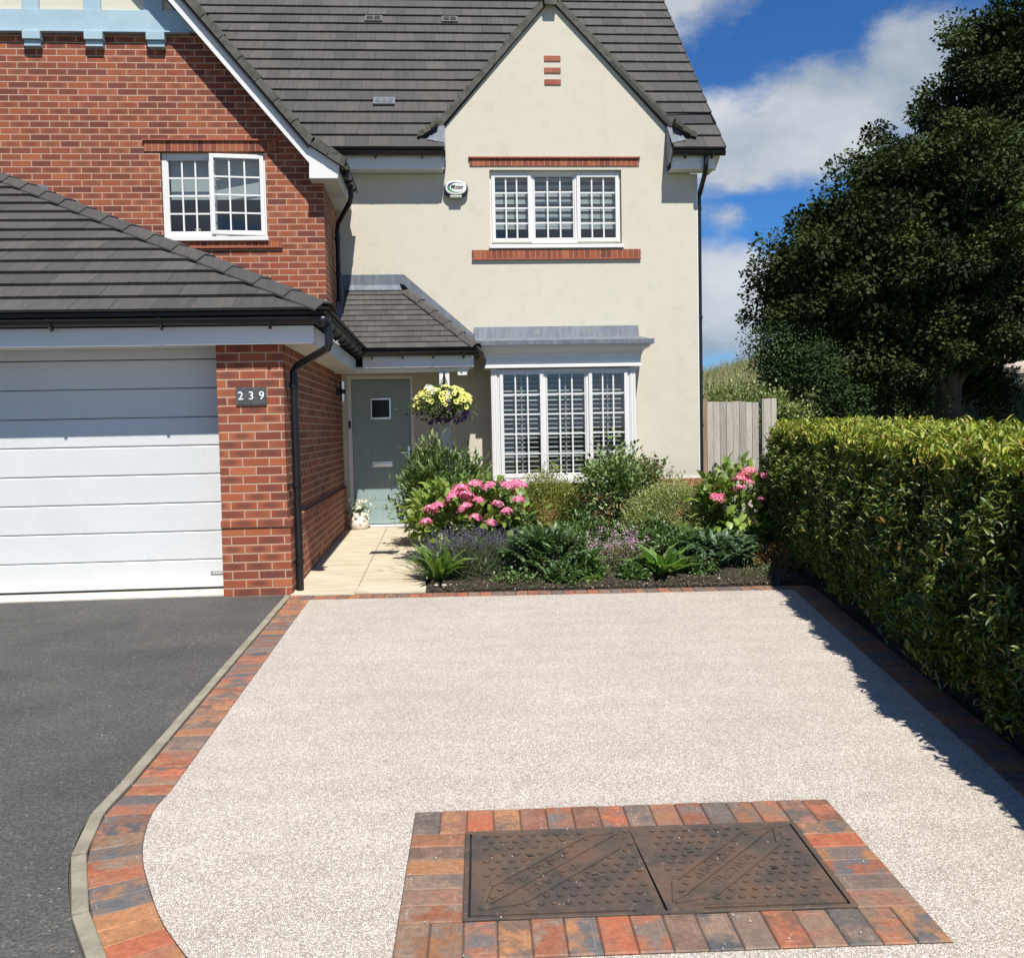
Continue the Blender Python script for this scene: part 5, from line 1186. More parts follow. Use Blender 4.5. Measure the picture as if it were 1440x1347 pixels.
def palmate(name, label, cat, base, c, rad, ncl, L, Wd, cols, nst=16):
    """hellebore habit: stalks each carrying a fan of leaflets"""
    t_ = thing(name, base, label, cat); bt = []; sg = []
    d = rdir(ncl); d[:, 2] = abs(d[:, 2])*.8; cc = np.array(c)+d*np.array(rad)*(.55+.5*rng.random((ncl, 1)))
    for k in range(7):
        q = (k-3)*.52+rng.normal(0, .1, ncl); out = unit(cc-np.array(base)+np.array([0, 0, .05])); sd_ = unit(np.cross(out, np.array([0, 0, 1.])))
        D = unit(out*np.cos(q)[:, None]+sd_*np.sin(q)[:, None]+np.array([0, 0, -.05])); bt.append(leaf_batch(cc, D, np.tile([0, 0, 1.], (ncl, 1))+rdir(ncl)*.3, L*(.7+.5*rng.random(ncl)), Wd, colmix(ncl, cols, .15), .2, .4))
    batch_obj('foliage', bt, 'leaf', t_)
    for p in cc[:nst]: b0 = Vector(base)+V(random.uniform(-.05, .05), random.uniform(-.05, .05), 0); sg.append(([b0, b0.lerp(Vector(p), .5)+V(0, 0, .05), Vector(p)], [.006, .005, .004]))
    stems('stem', t_, sg); return t_
HC = [(.065, .12, .045), (.10, .17, .065), (.16, .23, .10), (.045, .085, .03)]
palmate('hellebore', 'dark green hellebore with fanned leaflets at the bed front right of the lavender', 'plant', (.95, 8.72, .0), (.95, 8.75, .16), (.42, .27, .33), 110, .145, .048, HC)
palmate('hellebore', 'blue green hellebore with fanned leaflets in front of the feathery yellow shrub', 'plant', (2.62, 8.95, .0), (2.62, 8.98, .10), (.44, .28, .29), 120, .135, .044, [(.055, .105, .055), (.085, .145, .075), (.13, .19, .105)])

bush('spiraea_shrub', 'fine leaved olive green shrub below the left part of the bay window', 'shrub', (1.24, 11.3, G(11)), (1.24, 11.2, .38), (.38, .34, .52), 20000, .026, .015, [(.19, .24, .045), (.25, .29, .07), (.13, .17, .03), (.30, .26, .08)], clumps=110, cr=.2, shape='blade', up=.4)
bush('euonymus_shrub', 'tall variegated leafy shrub growing up in front of the right side of the bay window', 'shrub', (1.98, 10.9, G(11)), (1.96, 10.9, .54), (.38, .34, .64), 5200, .060, .032, [(.08, .15, .035), (.17, .25, .07), (.36, .40, .18), (.05, .10, .025)], 'shiny', clumps=75, cr=.2, up=.5)
bush('feathery_shrub', 'rounded feathery yellow green shrub in front of the brick plinth by the gate', 'shrub', (2.52, 10.2, G(10)), (2.50, 10.2, .30), (.50, .40, .46), 26000, .024, .012, [(.25, .29, .085), (.32, .36, .13), (.18, .22, .06), (.38, .39, .17)], clumps=140, cr=.16, shape='blade', up=.3, hollow=.7)
bush('coppery_shrub', 'reddish green shrub at the house corner behind the feathery shrub', 'shrub', (2.62, 11.6, G(11)), (2.55, 11.6, .45), (.38, .30, .48), 7000, .034, .018, [(.10, .12, .025), (.20, .11, .03), (.09, .13, .03), (.15, .17, .05)], clumps=60, cr=.2, up=.6)
bush('barberry_bush', 'small orange leaved bush in the shade at the end of the hedge', 'bush', (3.18, 8.55, .02), (3.18, 8.6, .11), (.26, .20, .17), 2000, .022, .013, [(.30, .12, .02), (.34, .20, .03), (.14, .12, .03), (.22, .06, .02)], clumps=50, cr=.22, shape='blade')
bush('thyme_cushion', 'low fine grey green cushion on the soil between hellebore and orange bush', 'plant', (2.88, 8.35, .01), (2.88, 8.35, .03), (.20, .13, .06), 1800, .016, .006, [(.15, .18, .08), (.20, .22, .11)], clumps=40, shape='blade', stemc=0) if False else None
tc_ = thing('thyme_cushion', (2.86, 8.38, .01), 'low fine grey green cushion on the soil between the hellebore and the orange bush', 'plant')
b, _ = shrub_leaves((2.86, 8.38, .03), (.22, .13, .07), 2200, .017, .006, [(.15, .18, .08), (.20, .22, .11), (.09, .12, .04)], 50, cr=.3, shape='blade'); batch_obj('foliage', [b], 'leaf', tc_)
gc = thing('cranesbill_plant', (.62, 8.38, .0), 'small round leaved plant on the soil in front of the lavender', 'plant')
b, _ = shrub_leaves((.62, 8.40, .03), (.20, .10, .09), 420, .035, .028, [(.09, .16, .04), (.13, .2, .06)], 40, cr=.3); batch_obj('foliage', [b], 'leaf', gc)
# climbing rose shoots beside the bay
ro = thing('rose_shoot', (2.66, 12.1, .1), 'thin leafy rose shoots standing against the cream wall right of the bay window', 'rose'); sg = []; bt = []
for k in range(7):
    e = Vector((2.58+.33*k/6+random.uniform(-.03, .03), 12.1+random.uniform(-.1, .1), .99+random.uniform(-.13, .15))); b0 = Vector((2.66, 12.1, .1)); mid = b0.lerp(e, .55)+V(random.uniform(-.05, .05), 0, .1); sg.append(([b0, mid, e], [.007, .005, .002]))
    m_ = 46; f = .35+.65*rng.random(m_); pp = np.array([tuple(b0.lerp(mid, min(1, x*2)) if x < .5 else mid.lerp(e, x*2-1)) for x in f]); bt.append(leaf_batch(pp, rdir(m_)+np.array([0, 0, .3]), rdir(m_)+np.array([0, 0, 1]), .05, .03, colmix(m_, [(.12, .19, .05), (.2, .27, .09), (.07, .12, .03)]), .2, .2))
stems('stem', ro, sg); batch_obj('foliage', bt, 'leaf', ro)
# phlox
ph = thing('phlox', (1.56, 9.0, 0), 'airy plant with clusters of small pale mauve pink flowers in the middle of the bed', 'flowering plant')
nn = 110; tip = np.stack([1.58+rng.normal(0, .17, nn), 8.95+rng.normal(0, .10, nn), .24+rng.normal(0, .09, nn)], 1); sg = []
for p in tip[:46]: b0 = Vector((1.56, 9.0, 0))+V(random.uniform(-.1, .1), random.uniform(-.06, .06), 0); sg.append(([b0, b0.lerp(Vector(p), .5)+V(0, 0, .03), Vector(p)], [.003, .0025, .002]))
stems('stem', ph, sg, n=4); ids_ = rng.integers(0, nn, 1500); pp = tip[ids_]+rng.normal(size=(1500, 3))*.022
batch_obj('flowers', [leaf_batch(pp, rdir(1500)+np.array([0, -.4, .3]), rdir(1500), .015, .014, colmix(1500, [(.62, .36, .58), (.72, .50, .68), (.80, .68, .76), (.55, .28, .5)], .1), 0, .1, 'blade')], 'petal', ph)
nf = 2400; pf = np.stack([1.58+rng.normal(0, .17, nf), 8.95+rng.normal(0, .11, nf), .02+.26*rng.random(nf)], 1); batch_obj('foliage', [leaf_batch(pf, rdir(nf)+np.array([0, 0, .8]), rdir(nf), .035, .008, colmix(nf, [(.11, .15, .05), (.16, .2, .08), (.22, .17, .09)]), .1, .2, 'blade')], 'leaf', ph)
for (x, y, z, c_, lb) in ((2.03, 9.25, .16, (.75, .05, .12), 'tiny crimson flower just above the bright strap leaved plant'), (2.70, 8.55, -.0, (.72, .06, .09), 'tiny crimson flower near the soil at the foot of the blue green hellebore')):
    t_ = thing('crimson_flower', (x, y, z-.06), lb, 'flower')
    bt = leaf_batch(np.tile([x, y, z], (18, 1))+rng.normal(size=(18, 3))*.01, rdir(18)+np.array([0, -.3, .4]), rdir(18), .034, .026, colmix(18, [c_]), .1, .2); batch_obj('petals', [bt], 'petal', t_); stems('stem', t_, [([(x, y, .0 if z > .05 else z-.08), (x, y, z)], [.003, .003])])
# filler weeds between the plants
for k, (x, y, s_, lb) in enumerate(((.62, 10.3, .3, 'dark leafy filler plant between hydrangea and hellebore'), (1.45, 9.9, .3, 'loose dark green plant in the middle of the bed behind the phlox'), (2.15, 9.6, .28, 'dark foliage tuft behind the bright strap leaved plant'), (2.95, 10.4, .3, 'green filler plant behind the smaller hydrangea'), (1.75, 8.50, .13, 'small sprawling green plant at the bed front beside the strap leaves'), (.78, 9.35, .22, 'dark leafy plant between the lavender and the first hellebore'), (1.28, 8.58, .15, 'low green leafy plant at the bed front beside the black pot'), (2.28, 8.50, .13, 'low dark green plant at the bed front right of the strap leaves'), (1.02, 8.36, .12, 'tiny leafy seedling clump at the very front of the bed below the dark hellebore'), (1.66, 8.34, .10, 'low weedy tuft at the very front edge below the phlox'), (2.3, 9.2, .24, 'dense green plant behind the blue green hellebore, left side'))):
    bush('bedding_plant', lb, 'plant', (x, y, G(y)), (x, y, G(y)+s_*.55), (s_*1.15, s_*.8, s_*.8), 2000 if s_ > .2 else 800, .05, .026, [(.05, .10, .025), (.08, .14, .035), (.11, .18, .05)], clumps=30, stemc=8)
# black pot in the bed
pot = thing('plant_pot', (1.22, 9.12, .0), 'black plastic plant pot standing in the flower bed beside the phlox', 'plant pot')
mb = MB(); mb.lathe((1.22, 9.12, .0), [(0, .01), (.10, .01), (.135, .15), (.150, .152), (.150, .185), (.135, .185), (.128, .14), (0, .13)], 22); mb.build('pot', 'black', pot, smooth=False)
bb_, _ = shrub_leaves((1.22, 9.12, .27), (.14, .13, .13), 420, .045, .026, [(.07, .13, .03), (.12, .19, .05)], 24, cr=.3); batch_obj('foliage', [bb_], 'leaf', pot)
# white planter with white flowers by the door
wp = thing('stone_planter', (-1.17, 12.80, .09), 'cream sculpted planter with white flowers beside the front door', 'planter')
mb = MB(); prf = [(0, .0), (.10, .0), (.125, .03), (.135, .09), (.118, .16), (.09, .20), (.105, .225), (.085, .23), (.075, .19), (0, .18)]
mb.lathe((-1.17, 12.80, .095), prf, 26)
for k in range(14):
    q = k*.449; r_ = .118; z = .14+.05*math.sin(k*2.1); mb.lathe((-1.17+r_*math.cos(q), 12.80+r_*math.sin(q), .095+z-.03), [(0, 0), (.022, .008), (.028, .03), (.02, .052), (0, .06)], 8)
mb.build('pot', 'cream', wp, smooth=True)
nf = 60; pf = np.array([-1.17, 12.78, .42])+rng.normal(size=(nf, 3))*np.array([.07, .05, .05]); batch_obj('flowers', [leaf_batch(pf, rdir(nf)+np.array([0, -.6, 0]), rdir(nf), .05, .045, colmix(nf, [(.85, .85, .82)], .04), .1, .2)], 'petal', wp)
nf = 70; pf = np.array([-1.17, 12.80, .34])+rng.normal(size=(nf, 3))*np.array([.06, .05, .03]); batch_obj('foliage', [leaf_batch(pf, rdir(nf)+np.array([0, 0, .6]), rdir(nf), .06, .025, colmix(nf, [(.08, .14, .03)]), .2, .3)], 'leaf', wp)
# pebbles at the bed edge
for k, (x, y, r_) in enumerate(((-.10, 8.33, .028), (-.03, 8.32, .034), (.03, 8.34, .02), (2.42, 8.24, .022), (3.02, 8.28, .02))):
    mb = MB(); bm = bmesh.new(); bmesh.ops.create_icosphere(bm, subdivisions=2, radius=r_*.62)
    for v in bm.verts: v.co *= random.uniform(.85, 1.1); v.co.z *= .6; v.co.x *= 1.25
    me = bpy.data.meshes.new('pebble'); bm.to_mesh(me); bm.free(); me.materials.append(MT['stoneg']); me.polygons.foreach_set('use_smooth', [True]*len(me.polygons))
    o = bpy.data.objects.new('pebble', me); COL.objects.link(o); o.location = (x, y, G(y)+.035)
    tag(o, ['pale pebble at the path corner, leftmost of three', 'largest pale pebble at the corner where path and bed meet', 'smallest pale pebble at the path corner, right of the largest', 'single pale pebble on the soil in front of the blue green hellebore', 'single pale pebble in front of the thyme cushion near the hedge'][k], 'pebble', 'pebbles along the flower bed')

# ---- hanging basket
HB = Vector((.0, 11.86, 1.71))
hb = thing('hanging_basket', tuple(HB), 'hanging basket overflowing with yellow petunias and purple trailing flowers under the porch', 'hanging basket')
mb = MB(); mb.lathe((HB.x, HB.y, HB.z-.12), [(0, -.10), (.09, -.08), (.15, -.01), (.175, .08), (.175, .10), (.16, .10), (0, .08)], 20); mb.build('basket', 'bark', hb)
mb = MB(); hk = V(HB.x+.02, HB.y+.12, 2.15)
for a in range(3):
    q = a*2.094+.5; s0 = V(HB.x+.16*math.cos(q), HB.y+.16*math.sin(q), HB.z-.01); e = V(HB.x+.02, HB.y+.02, 2.10)
    for k in range(16): mb.tube([s0.lerp(e, k/16), s0.lerp(e, (k+.75)/16)], .0055, 5)
mb.build('chain', 'black', hb)
mb = MB(); mb.tube([(.02, 12.12, 2.12), (.02, 12.0, 2.14), (.02, 11.90, 2.14), (.02, 11.875, 2.115), (.02, 11.88, 2.09)], .006, 6); mb.box(.008, .032, 12.098, 12.108, 1.98, 2.14); mb.build('hook', 'black', hb)
b, _ = shrub_leaves((HB.x, HB.y, HB.z+.01), (.34, .30, .22), 2600, .035, .020, [(.05, .09, .02), (.08, .14, .035), (.12, .18, .05)], 70, cr=.18, up=.1, hollow=.3); batch_obj('foliage', [b], 'leaf', hb)
def petunia(c1, c2, r=.027):
    mb = MB(); n_ = 10
    def ring(rad, z, wob=0): return [V(math.cos(6.283*k/n_)*rad*(1+wob*math.cos(5*6.283*k/n_)), math.sin(6.283*k/n_)*rad*(1+wob*math.cos(5*6.283*k/n_)), z) for k in range(n_)]
    R0, R1, R2 = ring(.005, -.028), ring(.010, -.004), ring(r, .004, .08)
    for k in range(n_): j = (k+1) % n_; mb.face([R0[k], R0[j], R1[j], R1[k]], (.10, .07, .02)); mb.face([R1[k], R1[j], R2[j], R2[k]], c1 if k % 2 else c2)
    return mb
def place_on(mesh_first, nm, pos, nrm, s_):
    q = Vector(nrm).to_track_quat('Z', 'Y').to_euler(); return child(nm, mesh_first, hb, pos, q, s_)
pm = petunia((.80, .76, .20), (.86, .82, .30)).build('tmpflower', 'petal', None, recalc=False); pme = pm.data; bpy.data.objects.remove(pm)
wm_ = petunia((.88, .88, .86), (.9, .9, .9)).build('tmpflower', 'petal', None, recalc=False); wme = wm_.data; bpy.data.objects.remove(wm_)
vm_ = petunia((.12, .04, .28), (.20, .07, .36), .018).build('tmpflower', 'petal', None, recalc=False); vme = vm_.data; bpy.data.objects.remove(vm_)
cntf = 0
while cntf < 88:
    q = random.uniform(-math.pi, .25) if random.random() < .85 else random.uniform(0, math.pi); e_ = random.uniform(-.15, 1.15)
    d = V(math.cos(q)*math.cos(e_), math.sin(q)*math.cos(e_), math.sin(e_)); x_ = d.x
    if e_ < .12 and not (x_ < -.4 or random.random() < .3): continue
    p = HB+V(d.x*.355, d.y*.31, d.z*.25+.0)*random.uniform(.93, 1.08); place_on(pme, 'yellow_petunia', p, d+V(random.uniform(-.4, .4), -.5+random.uniform(-.3, .3), random.uniform(0, .5)), random.uniform(.9, 1.4)); cntf += 1
for k in range(11):
    c0 = V(-.165, 11.72, 1.935) if k < 5 else (V(-.125, 11.66, 1.885) if k < 9 else V(.07, 11.6, 1.84)); place_on(wme, 'white_petunia', c0+V(random.uniform(-.03, .03), random.uniform(-.03, .03), random.uniform(-.025, .025)), V(random.uniform(-.4, .4), -1, random.uniform(.1, .8)), random.uniform(.7, 1.0))
for k in range(64):
    q = random.uniform(-math.pi, 0); e_ = random.uniform(-1.1, -.15); 
    if k > 40: q = random.uniform(-.6, .05)
    d = V(math.cos(q)*math.cos(e_), math.sin(q)*math.cos(e_), math.sin(e_)); p = HB+V(d.x*.35, d.y*.30, d.z*.25)*random.uniform(.9, 1.05); place_on(vme, 'purple_flower', p, d+V(0, -.6, .1), random.uniform(.7, 1.15))
mb = MB()
for k in range(7): x = HB.x+random.uniform(-.2, .2); y = HB.y+random.uniform(-.2, .1); mb.tube([(x, y, HB.z-.12), (x+random.uniform(-.03, .03), y-.03, HB.z-.22), (x+random.uniform(-.05, .05), y-.04, HB.z-.27-random.uniform(0, .07))], .003, 4, caps=False)
mb.build('trailing_stems', 'stem', hb, recalc=False)

# ================================================================== HEDGE
HP = [(1.95, .6), (2.10, 1.6), (2.23, 2.4), (2.40, 3.82), (2.62, 5.1), (2.95, 7.0), (3.20, 8.4), (3.42, 9.7), (3.50, 10.15)]
hx_y = np.array([p[1] for p in HP]); hx_x = np.array([p[0] for p in HP])
def face_x(y): return np.interp(y, hx_y, hx_x)
hedge = thing('clipped_hedge', (3.4, 5.5, G(5.5)), 'long clipped evergreen hedge with yellow green new growth along the right of the drive', 'hedge')
HT = 1.345; HWD = 1.05
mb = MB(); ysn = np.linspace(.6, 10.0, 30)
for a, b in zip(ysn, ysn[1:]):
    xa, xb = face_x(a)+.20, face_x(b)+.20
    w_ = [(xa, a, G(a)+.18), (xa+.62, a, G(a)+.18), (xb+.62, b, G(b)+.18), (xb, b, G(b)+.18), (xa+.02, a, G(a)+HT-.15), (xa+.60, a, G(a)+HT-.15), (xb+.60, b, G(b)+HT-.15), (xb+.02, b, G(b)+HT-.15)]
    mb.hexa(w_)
mb.build('dark_core', mat('hedge_inner', stone_fn((.012, .014, .006), (.03, .028, .014), .95, 25, bs=1.)), hedge)  # solid dark core added in place of deep twigs, to block light
_wk = rng.normal(size=(46, 2))*np.concatenate([np.full(12, 2.2), np.full(16, 6.), np.full(18, 15.)])[:, None]; _wp = rng.random(46)*6.28; _wa = np.concatenate([np.full(12, .009), np.full(16, .009), np.full(18, .010)])
def wob(y, z): return sum(a*np.sin(k[0]*y+k[1]*z+p) for k, p, a in zip(_wk, _wp, _wa))
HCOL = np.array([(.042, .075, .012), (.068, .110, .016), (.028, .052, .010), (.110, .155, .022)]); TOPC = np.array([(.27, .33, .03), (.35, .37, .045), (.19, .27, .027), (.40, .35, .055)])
bt = []
def hedge_batch(P_, out, n, mixv, Lb=.054):
    idx = rng.integers(0, 4, n); idt = rng.integers(0, 4, n); c = HCOL[idx]*(1-mixv[:, None])+TOPC[idt]*mixv[:, None]; c = c*(1+rng.normal(0, .16, (n, 1)))
    rd = rng.random(n) < .03; yb = P_[:, 1]; zq = P_[:, 2]; pat = (np.sin(yb*3.1+zq*5)*np.sin(yb*1.3-zq*4+2) > .75) & (rng.random(n) < .35); c[pat] = c[pat]*.5+np.array([.16, .12, .045])*.5; c[rd] = c[rd]*.3+np.array([.30, .16, .04])*.7
    D = unit(out*.62+rdir(n)*.72+np.array([0, -.0, .38])); N = unit(np.array([0, 0, 1.])+out*.4+rdir(n)*.55)
    return leaf_batch(P_-D*.03, D, N, Lb*(.65+.7*rng.random(n)), .0175*(.7+.6*rng.random(n)), c, .35, .35)
def tufts(Pt, out, per, mixv, sp=.022):
    n = len(Pt)*per; i = np.repeat(np.arange(len(Pt)), per); return hedge_batch(Pt[i]+rng.normal(size=(n, 3))*sp, out[i], n, np.clip(mixv[i]+rng.normal(0, .08, n), 0, 1))
# drive-side face
def ysamp(n, near=1.3): u = rng.random(n); return .7+9.45*u**near
n = 15500; y = ysamp(n, 1.12); z = .16+rng.random(n)*(HT-.13); 
patch = .5+.5*np.sin(y*1.7+z*2.1)*np.sin(y*.9-z*3+2)
depth = rng.random(n)**1.6*.13
x = face_x(y)+.03-.09*np.sin(np.clip(z/HT, 0, 1)**.8*3.14)+wob(y, z)+depth+.15*np.clip((z-HT+.5)/.5, 0, 1)**2+np.where(z < .3, (.3-z)*.35, 0)
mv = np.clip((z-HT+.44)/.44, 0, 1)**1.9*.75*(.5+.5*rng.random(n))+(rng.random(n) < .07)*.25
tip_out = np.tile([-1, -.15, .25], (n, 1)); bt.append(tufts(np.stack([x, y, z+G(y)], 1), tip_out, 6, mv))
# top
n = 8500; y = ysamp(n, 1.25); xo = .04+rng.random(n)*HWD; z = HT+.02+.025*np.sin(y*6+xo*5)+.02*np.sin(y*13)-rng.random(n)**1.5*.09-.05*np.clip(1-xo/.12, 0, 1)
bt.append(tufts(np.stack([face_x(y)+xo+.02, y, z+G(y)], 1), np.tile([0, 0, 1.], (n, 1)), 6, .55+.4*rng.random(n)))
# far end, outer side and near end
n = 800; a = rng.random(n)*HWD; z = .12+rng.random(n)*(HT-.1); bt.append(tufts(np.stack([face_x(10.15)+a, 10.08+wob(a*2, z)-rng.random(n)*.12, z+G(10)], 1), np.tile([0, 1., .2], (n, 1)), 5, np.clip((z-1.0)/.4, 0, 1)*.6))
n = 1400; y = .7+9.4*rng.random(n); z = .12+rng.random(n)*(HT-.1); bt.append(tufts(np.stack([face_x(y)+HWD-.05+wob(y, z)-rng.random(n)*.1, y, z+G(y)], 1), np.tile([1., 0, .2], (n, 1)), 5, np.clip((z-1.0)/.4, 0, 1)*.6))
n = 400; a = rng.random(n)*HWD; z = .12+rng.random(n)*(HT-.1); bt.append(tufts(np.stack([face_x(.7)+a, .68+wob(a*2, z)+rng.random(n)*.1, z+G(.7)], 1), np.tile([0, -1., .2], (n, 1)), 5, np.clip((z-1.0)/.4, 0, 1)*.6))
batch_obj('foliage', bt, 'shiny', hedge)
sg = []
for k in range(46):
    yy = 1.0+k*.2+random.uniform(-.06, .06); xx = float(face_x(yy))+.28+random.uniform(-.05, .1); b0 = V(xx, yy, G(yy)-.02); e = V(xx-.14+random.uniform(-.05, .05), yy+random.uniform(-.1, .1), .42+G(yy)); sg.append(([b0, b0.lerp(e, .5)+V(random.uniform(-.02, .02), 0, 0), e], [.014, .010, .006]))
stems('stem', hedge, sg, m='bark')

# ================================================================== TREES AND FIELD BEHIND
OC = [(.020, .034, .009), (.034, .052, .013), (.013, .024, .007), (.055, .075, .018)]
def tree(name, label, base, trunk_r, hgt, lobes, nclump, per, leafL, cols, group, limbs=16):
    """lobes: (x,y,z,rx,ry,rz) volumes that the twig clumps fill"""
    t_ = thing(name, base, label, 'tree', group); cl = []; w = np.array([l[3]*l[4]*l[5] for l in lobes]); w = w/w.sum()
    for l, ww in zip(lobes, w):
        m_ = max(3, int(nclump*ww)); d = rdir(m_); k = (.25+.75*rng.random((m_, 1)))**.5; cl.append(np.array(l[:3])+d*k*np.array(l[3:])*(1+rng.normal(0, .17, (m_, 1))))
    cc = np.concatenate(cl); n = len(cc)*per; i = np.repeat(np.arange(len(cc)), per); cr = .18+.26*rng.random(len(cc))
    o = rng.normal(size=(n, 3)); o = unit(o)*(rng.random((n, 1))**.45); o[:, 2] *= .62; P_ = cc[i]+o*cr[i][:, None]*1.25
    ctr = np.array([l[:3] for l in lobes]).mean(0); cb = colmix(len(cc), cols, .30)[i]*.75+colmix(n, cols, .15)*.25
    b = leaf_batch(P_, unit(o)+rdir(n)*.7, unit(o)*.9+rdir(n)*.35+np.array([0, 0, .5]), leafL*(.7+.6*rng.random(n)), leafL*.72*(.7+.5*rng.random(n)), cb, .1, .2, 'blade')
    inn = []                                        # inner foliage that closes the crown, its shade put into a darker leaf colour
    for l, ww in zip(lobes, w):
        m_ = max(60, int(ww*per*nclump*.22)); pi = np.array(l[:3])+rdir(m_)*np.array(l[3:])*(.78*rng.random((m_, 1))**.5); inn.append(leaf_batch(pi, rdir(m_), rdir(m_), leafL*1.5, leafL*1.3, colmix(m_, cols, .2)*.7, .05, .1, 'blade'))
    crown = batch_obj('crown', [b]+inn, 'treeleaf', t_)
    mb = MB(); b0 = Vector(base); top = b0+V(.2, 0, hgt); pth = [b0+V(0, 0, -.2), b0+V(.02, 0, .5), b0.lerp(top, .35)+V(.08, .1, 0), b0.lerp(top, .7)+V(-.1, .05, 0), top]; mb.tube(pth, [trunk_r*1.35, trunk_r, trunk_r*.8, trunk_r*.5, trunk_r*.18], 12, caps=False)
    for k in range(limbs):
        c = Vector(cc[random.randrange(len(cc))]); f = random.uniform(.2, .85); s0 = b0.lerp(top, f); mid = s0.lerp(c, .5)+V(random.uniform(-.2, .2), random.uniform(-.2, .2), .25); mb.tube([s0, mid, c], [trunk_r*.38*(1-f*.4), trunk_r*.2, trunk_r*.05], 7, caps=False)
    mb.build('trunk', 'bark', t_, smooth=True, recalc=False); return t_
TG = 'trees behind the hedge'
def zg(x, y): return hill(x, y)
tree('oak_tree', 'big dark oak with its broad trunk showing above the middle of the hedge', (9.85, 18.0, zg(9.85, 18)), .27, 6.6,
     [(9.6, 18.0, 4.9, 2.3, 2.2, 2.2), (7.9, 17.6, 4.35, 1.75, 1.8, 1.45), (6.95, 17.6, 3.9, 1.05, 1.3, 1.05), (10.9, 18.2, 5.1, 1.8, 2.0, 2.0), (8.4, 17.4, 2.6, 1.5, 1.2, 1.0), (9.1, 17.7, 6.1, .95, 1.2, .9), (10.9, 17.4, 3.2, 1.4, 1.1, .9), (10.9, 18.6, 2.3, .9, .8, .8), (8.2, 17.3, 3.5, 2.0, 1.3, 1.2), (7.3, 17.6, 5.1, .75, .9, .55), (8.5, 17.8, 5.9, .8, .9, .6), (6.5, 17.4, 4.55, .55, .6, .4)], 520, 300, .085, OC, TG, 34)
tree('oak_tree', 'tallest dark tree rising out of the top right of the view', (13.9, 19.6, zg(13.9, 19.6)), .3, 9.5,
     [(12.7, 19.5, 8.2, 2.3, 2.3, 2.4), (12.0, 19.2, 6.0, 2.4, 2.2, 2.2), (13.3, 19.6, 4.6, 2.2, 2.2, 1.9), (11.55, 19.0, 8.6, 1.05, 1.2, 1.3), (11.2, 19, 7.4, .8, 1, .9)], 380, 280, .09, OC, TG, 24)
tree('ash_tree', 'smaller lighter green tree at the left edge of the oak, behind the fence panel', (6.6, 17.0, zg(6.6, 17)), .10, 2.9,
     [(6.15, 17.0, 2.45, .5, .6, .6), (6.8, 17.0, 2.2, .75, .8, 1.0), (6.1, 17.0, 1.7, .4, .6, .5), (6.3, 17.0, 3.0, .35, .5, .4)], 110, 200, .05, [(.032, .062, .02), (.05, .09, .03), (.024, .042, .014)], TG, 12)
tree('hawthorn_tree', 'low dark bushy hawthorn filling the shade between the ash and the oak trunk', (8.2, 17.4, zg(8.2, 17.4)), .09, 2.2,
     [(7.9, 17.4, 1.7, .95, .7, .85), (8.8, 17.8, 1.7, .6, .6, .8), (7.4, 17.8, 2.3, .7, .7, .7)], 140, 220, .055, [(.025, .045, .012), (.035, .06, .018)], TG, 10)
tree('field_bush', 'loose green bush at the far right behind the hedge below the tallest tree', (13.4, 19.0, zg(13.4, 19)), .06, .9,
     [(13.4, 19.0, zg(13.4, 19)+.45, .9, .7, .55), (12.2, 18.6, zg(12.2, 18.6)+.3, .8, .5, .4)], 50, 130, .06, [(.08, .12, .035), (.12, .16, .05)], TG, 6)
iv = thing('ivy_shrub', (4.9, 14.6, .0), 'sunlit leafy shrub whose top shows just above the garden gate', 'shrub')
b, _ = shrub_leaves((4.6, 14.7, 1.35), (1.35, .5, .70), 5200, .05, .032, [(.10, .15, .035), (.18, .22, .06), (.30, .32, .12), (.07, .11, .02)], 130, cr=.12, up=.6); batch_obj('foliage', [b], 'leaf', iv)
stems('stem', iv, [([(3.8+.25*k, 14.7, .05), (3.8+.25*k, 14.7, .7), (3.75+.26*k, 14.7, 1.3)], [.02, .015, .008]) for k in range(8)], m='bark')
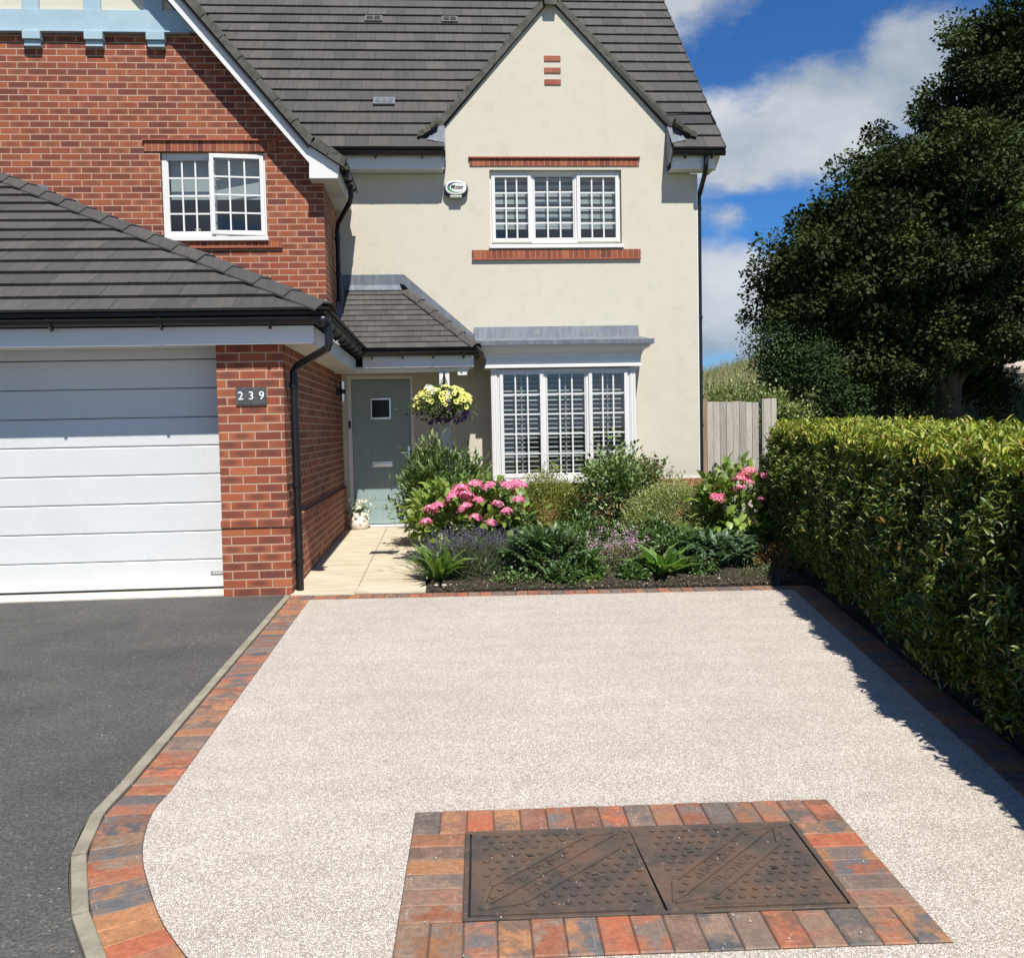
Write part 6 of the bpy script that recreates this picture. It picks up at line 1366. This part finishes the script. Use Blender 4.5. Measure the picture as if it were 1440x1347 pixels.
# long grass and scrub on the rising field (ground cover)
n = 90000; gy = 15.5+30*rng.random(n)**.8; gxp = 3.6+rng.random(n)*(gy*.78-1.5); hz = np.array([hill(a, b) for a, b in zip(gxp, gy)])
tall = .35+.45*(.5+.5*np.sin(gxp*1.1+gy*.5))*rng.random(n)+.2*rng.random(n); D = unit(np.stack([rng.normal(.1, .22, n), rng.normal(0, .2, n), np.ones(n)], 1))
o = batch_obj('field_grass', [leaf_batch(np.stack([gxp, gy, hz-.03], 1), D, rdir(n)+np.array([0, -1., 0]), tall*1.15, .022+.02*rng.random(n), colmix(n, [(.17, .19, .07), (.26, .25, .11), (.11, .14, .04), (.33, .28, .15)], .2), .1, .25, 'blade')], 'leaf')
o['kind'] = 'stuff'; o['label'] = 'tall rough grass covering the field behind the fence'; o['category'] = 'grass'
for k, (x, y, s_) in enumerate(((14.6, 22.2, .55), (15.2, 23.4, .8), (14.1, 21.6, .35), (15.9, 24.2, 1.0), (14.9, 21.4, .4))):
    bm = bmesh.new(); bmesh.ops.create_icosphere(bm, subdivisions=3, radius=s_)
    for v in bm.verts:
        f = 1+.22*math.sin(v.co.x*5/s_*.6+k)*math.sin(v.co.y*4/s_*.6+1)+.12*math.sin(v.co.z*9/s_+k); v.co *= f; v.co.z *= .55
    me = bpy.data.meshes.new('rock'); bm.to_mesh(me); bm.free(); me.materials.append(MT['rock']); o = bpy.data.objects.new('rock', me); COL.objects.link(o); o.location = (x, y, hill(x, y)+s_*.45)
    tag(o, 'rough pale tan rock in the rubble bank below the tallest tree', 'rock', 'rocks in the bank behind the hedge')
for k, (x, y) in enumerate(((14.0, 20.3), (14.9, 20.6))):
    mb = MB(); mb.box(x-.05, x+.05, y-.05, y+.05, hill(x, y)-.1, hill(x, y)+1.0, (.3, .27, .22)); o = mb.build('fence_post', 'wood', None, bevel=.006); tag(o, ('left of two weathered posts in the field behind the hedge', 'right of two weathered posts in the field behind the hedge')[k], 'post', 'field fence posts')
# fine litter on the soil
n = 5200; lx = -.15+rng.random(n)*3.6; ly = 8.235-.058*(lx+.19)+rng.random(n)**2.2*1.9; lz = G(ly)+.02+.03*np.clip((ly-8.235+.058*(lx+.19))/.12, 0, 1); 
o = batch_obj('soil_litter', [leaf_batch(np.stack([lx, ly, lz], 1), rdir(n)*np.array([1, 1, .25]), np.tile([0, 0, 1.], (n, 1)), .02+.02*rng.random(n), .010, colmix(n, [(.12, .085, .05), (.20, .15, .09), (.06, .042, .028), (.38, .33, .26), (.07, .11, .03)], .2), .1, .3, 'blade')], 'leaf')
o['kind'] = 'stuff'; o['label'] = 'bark chips and dry leaves scattered on the dark bed soil'; o['category'] = 'mulch'
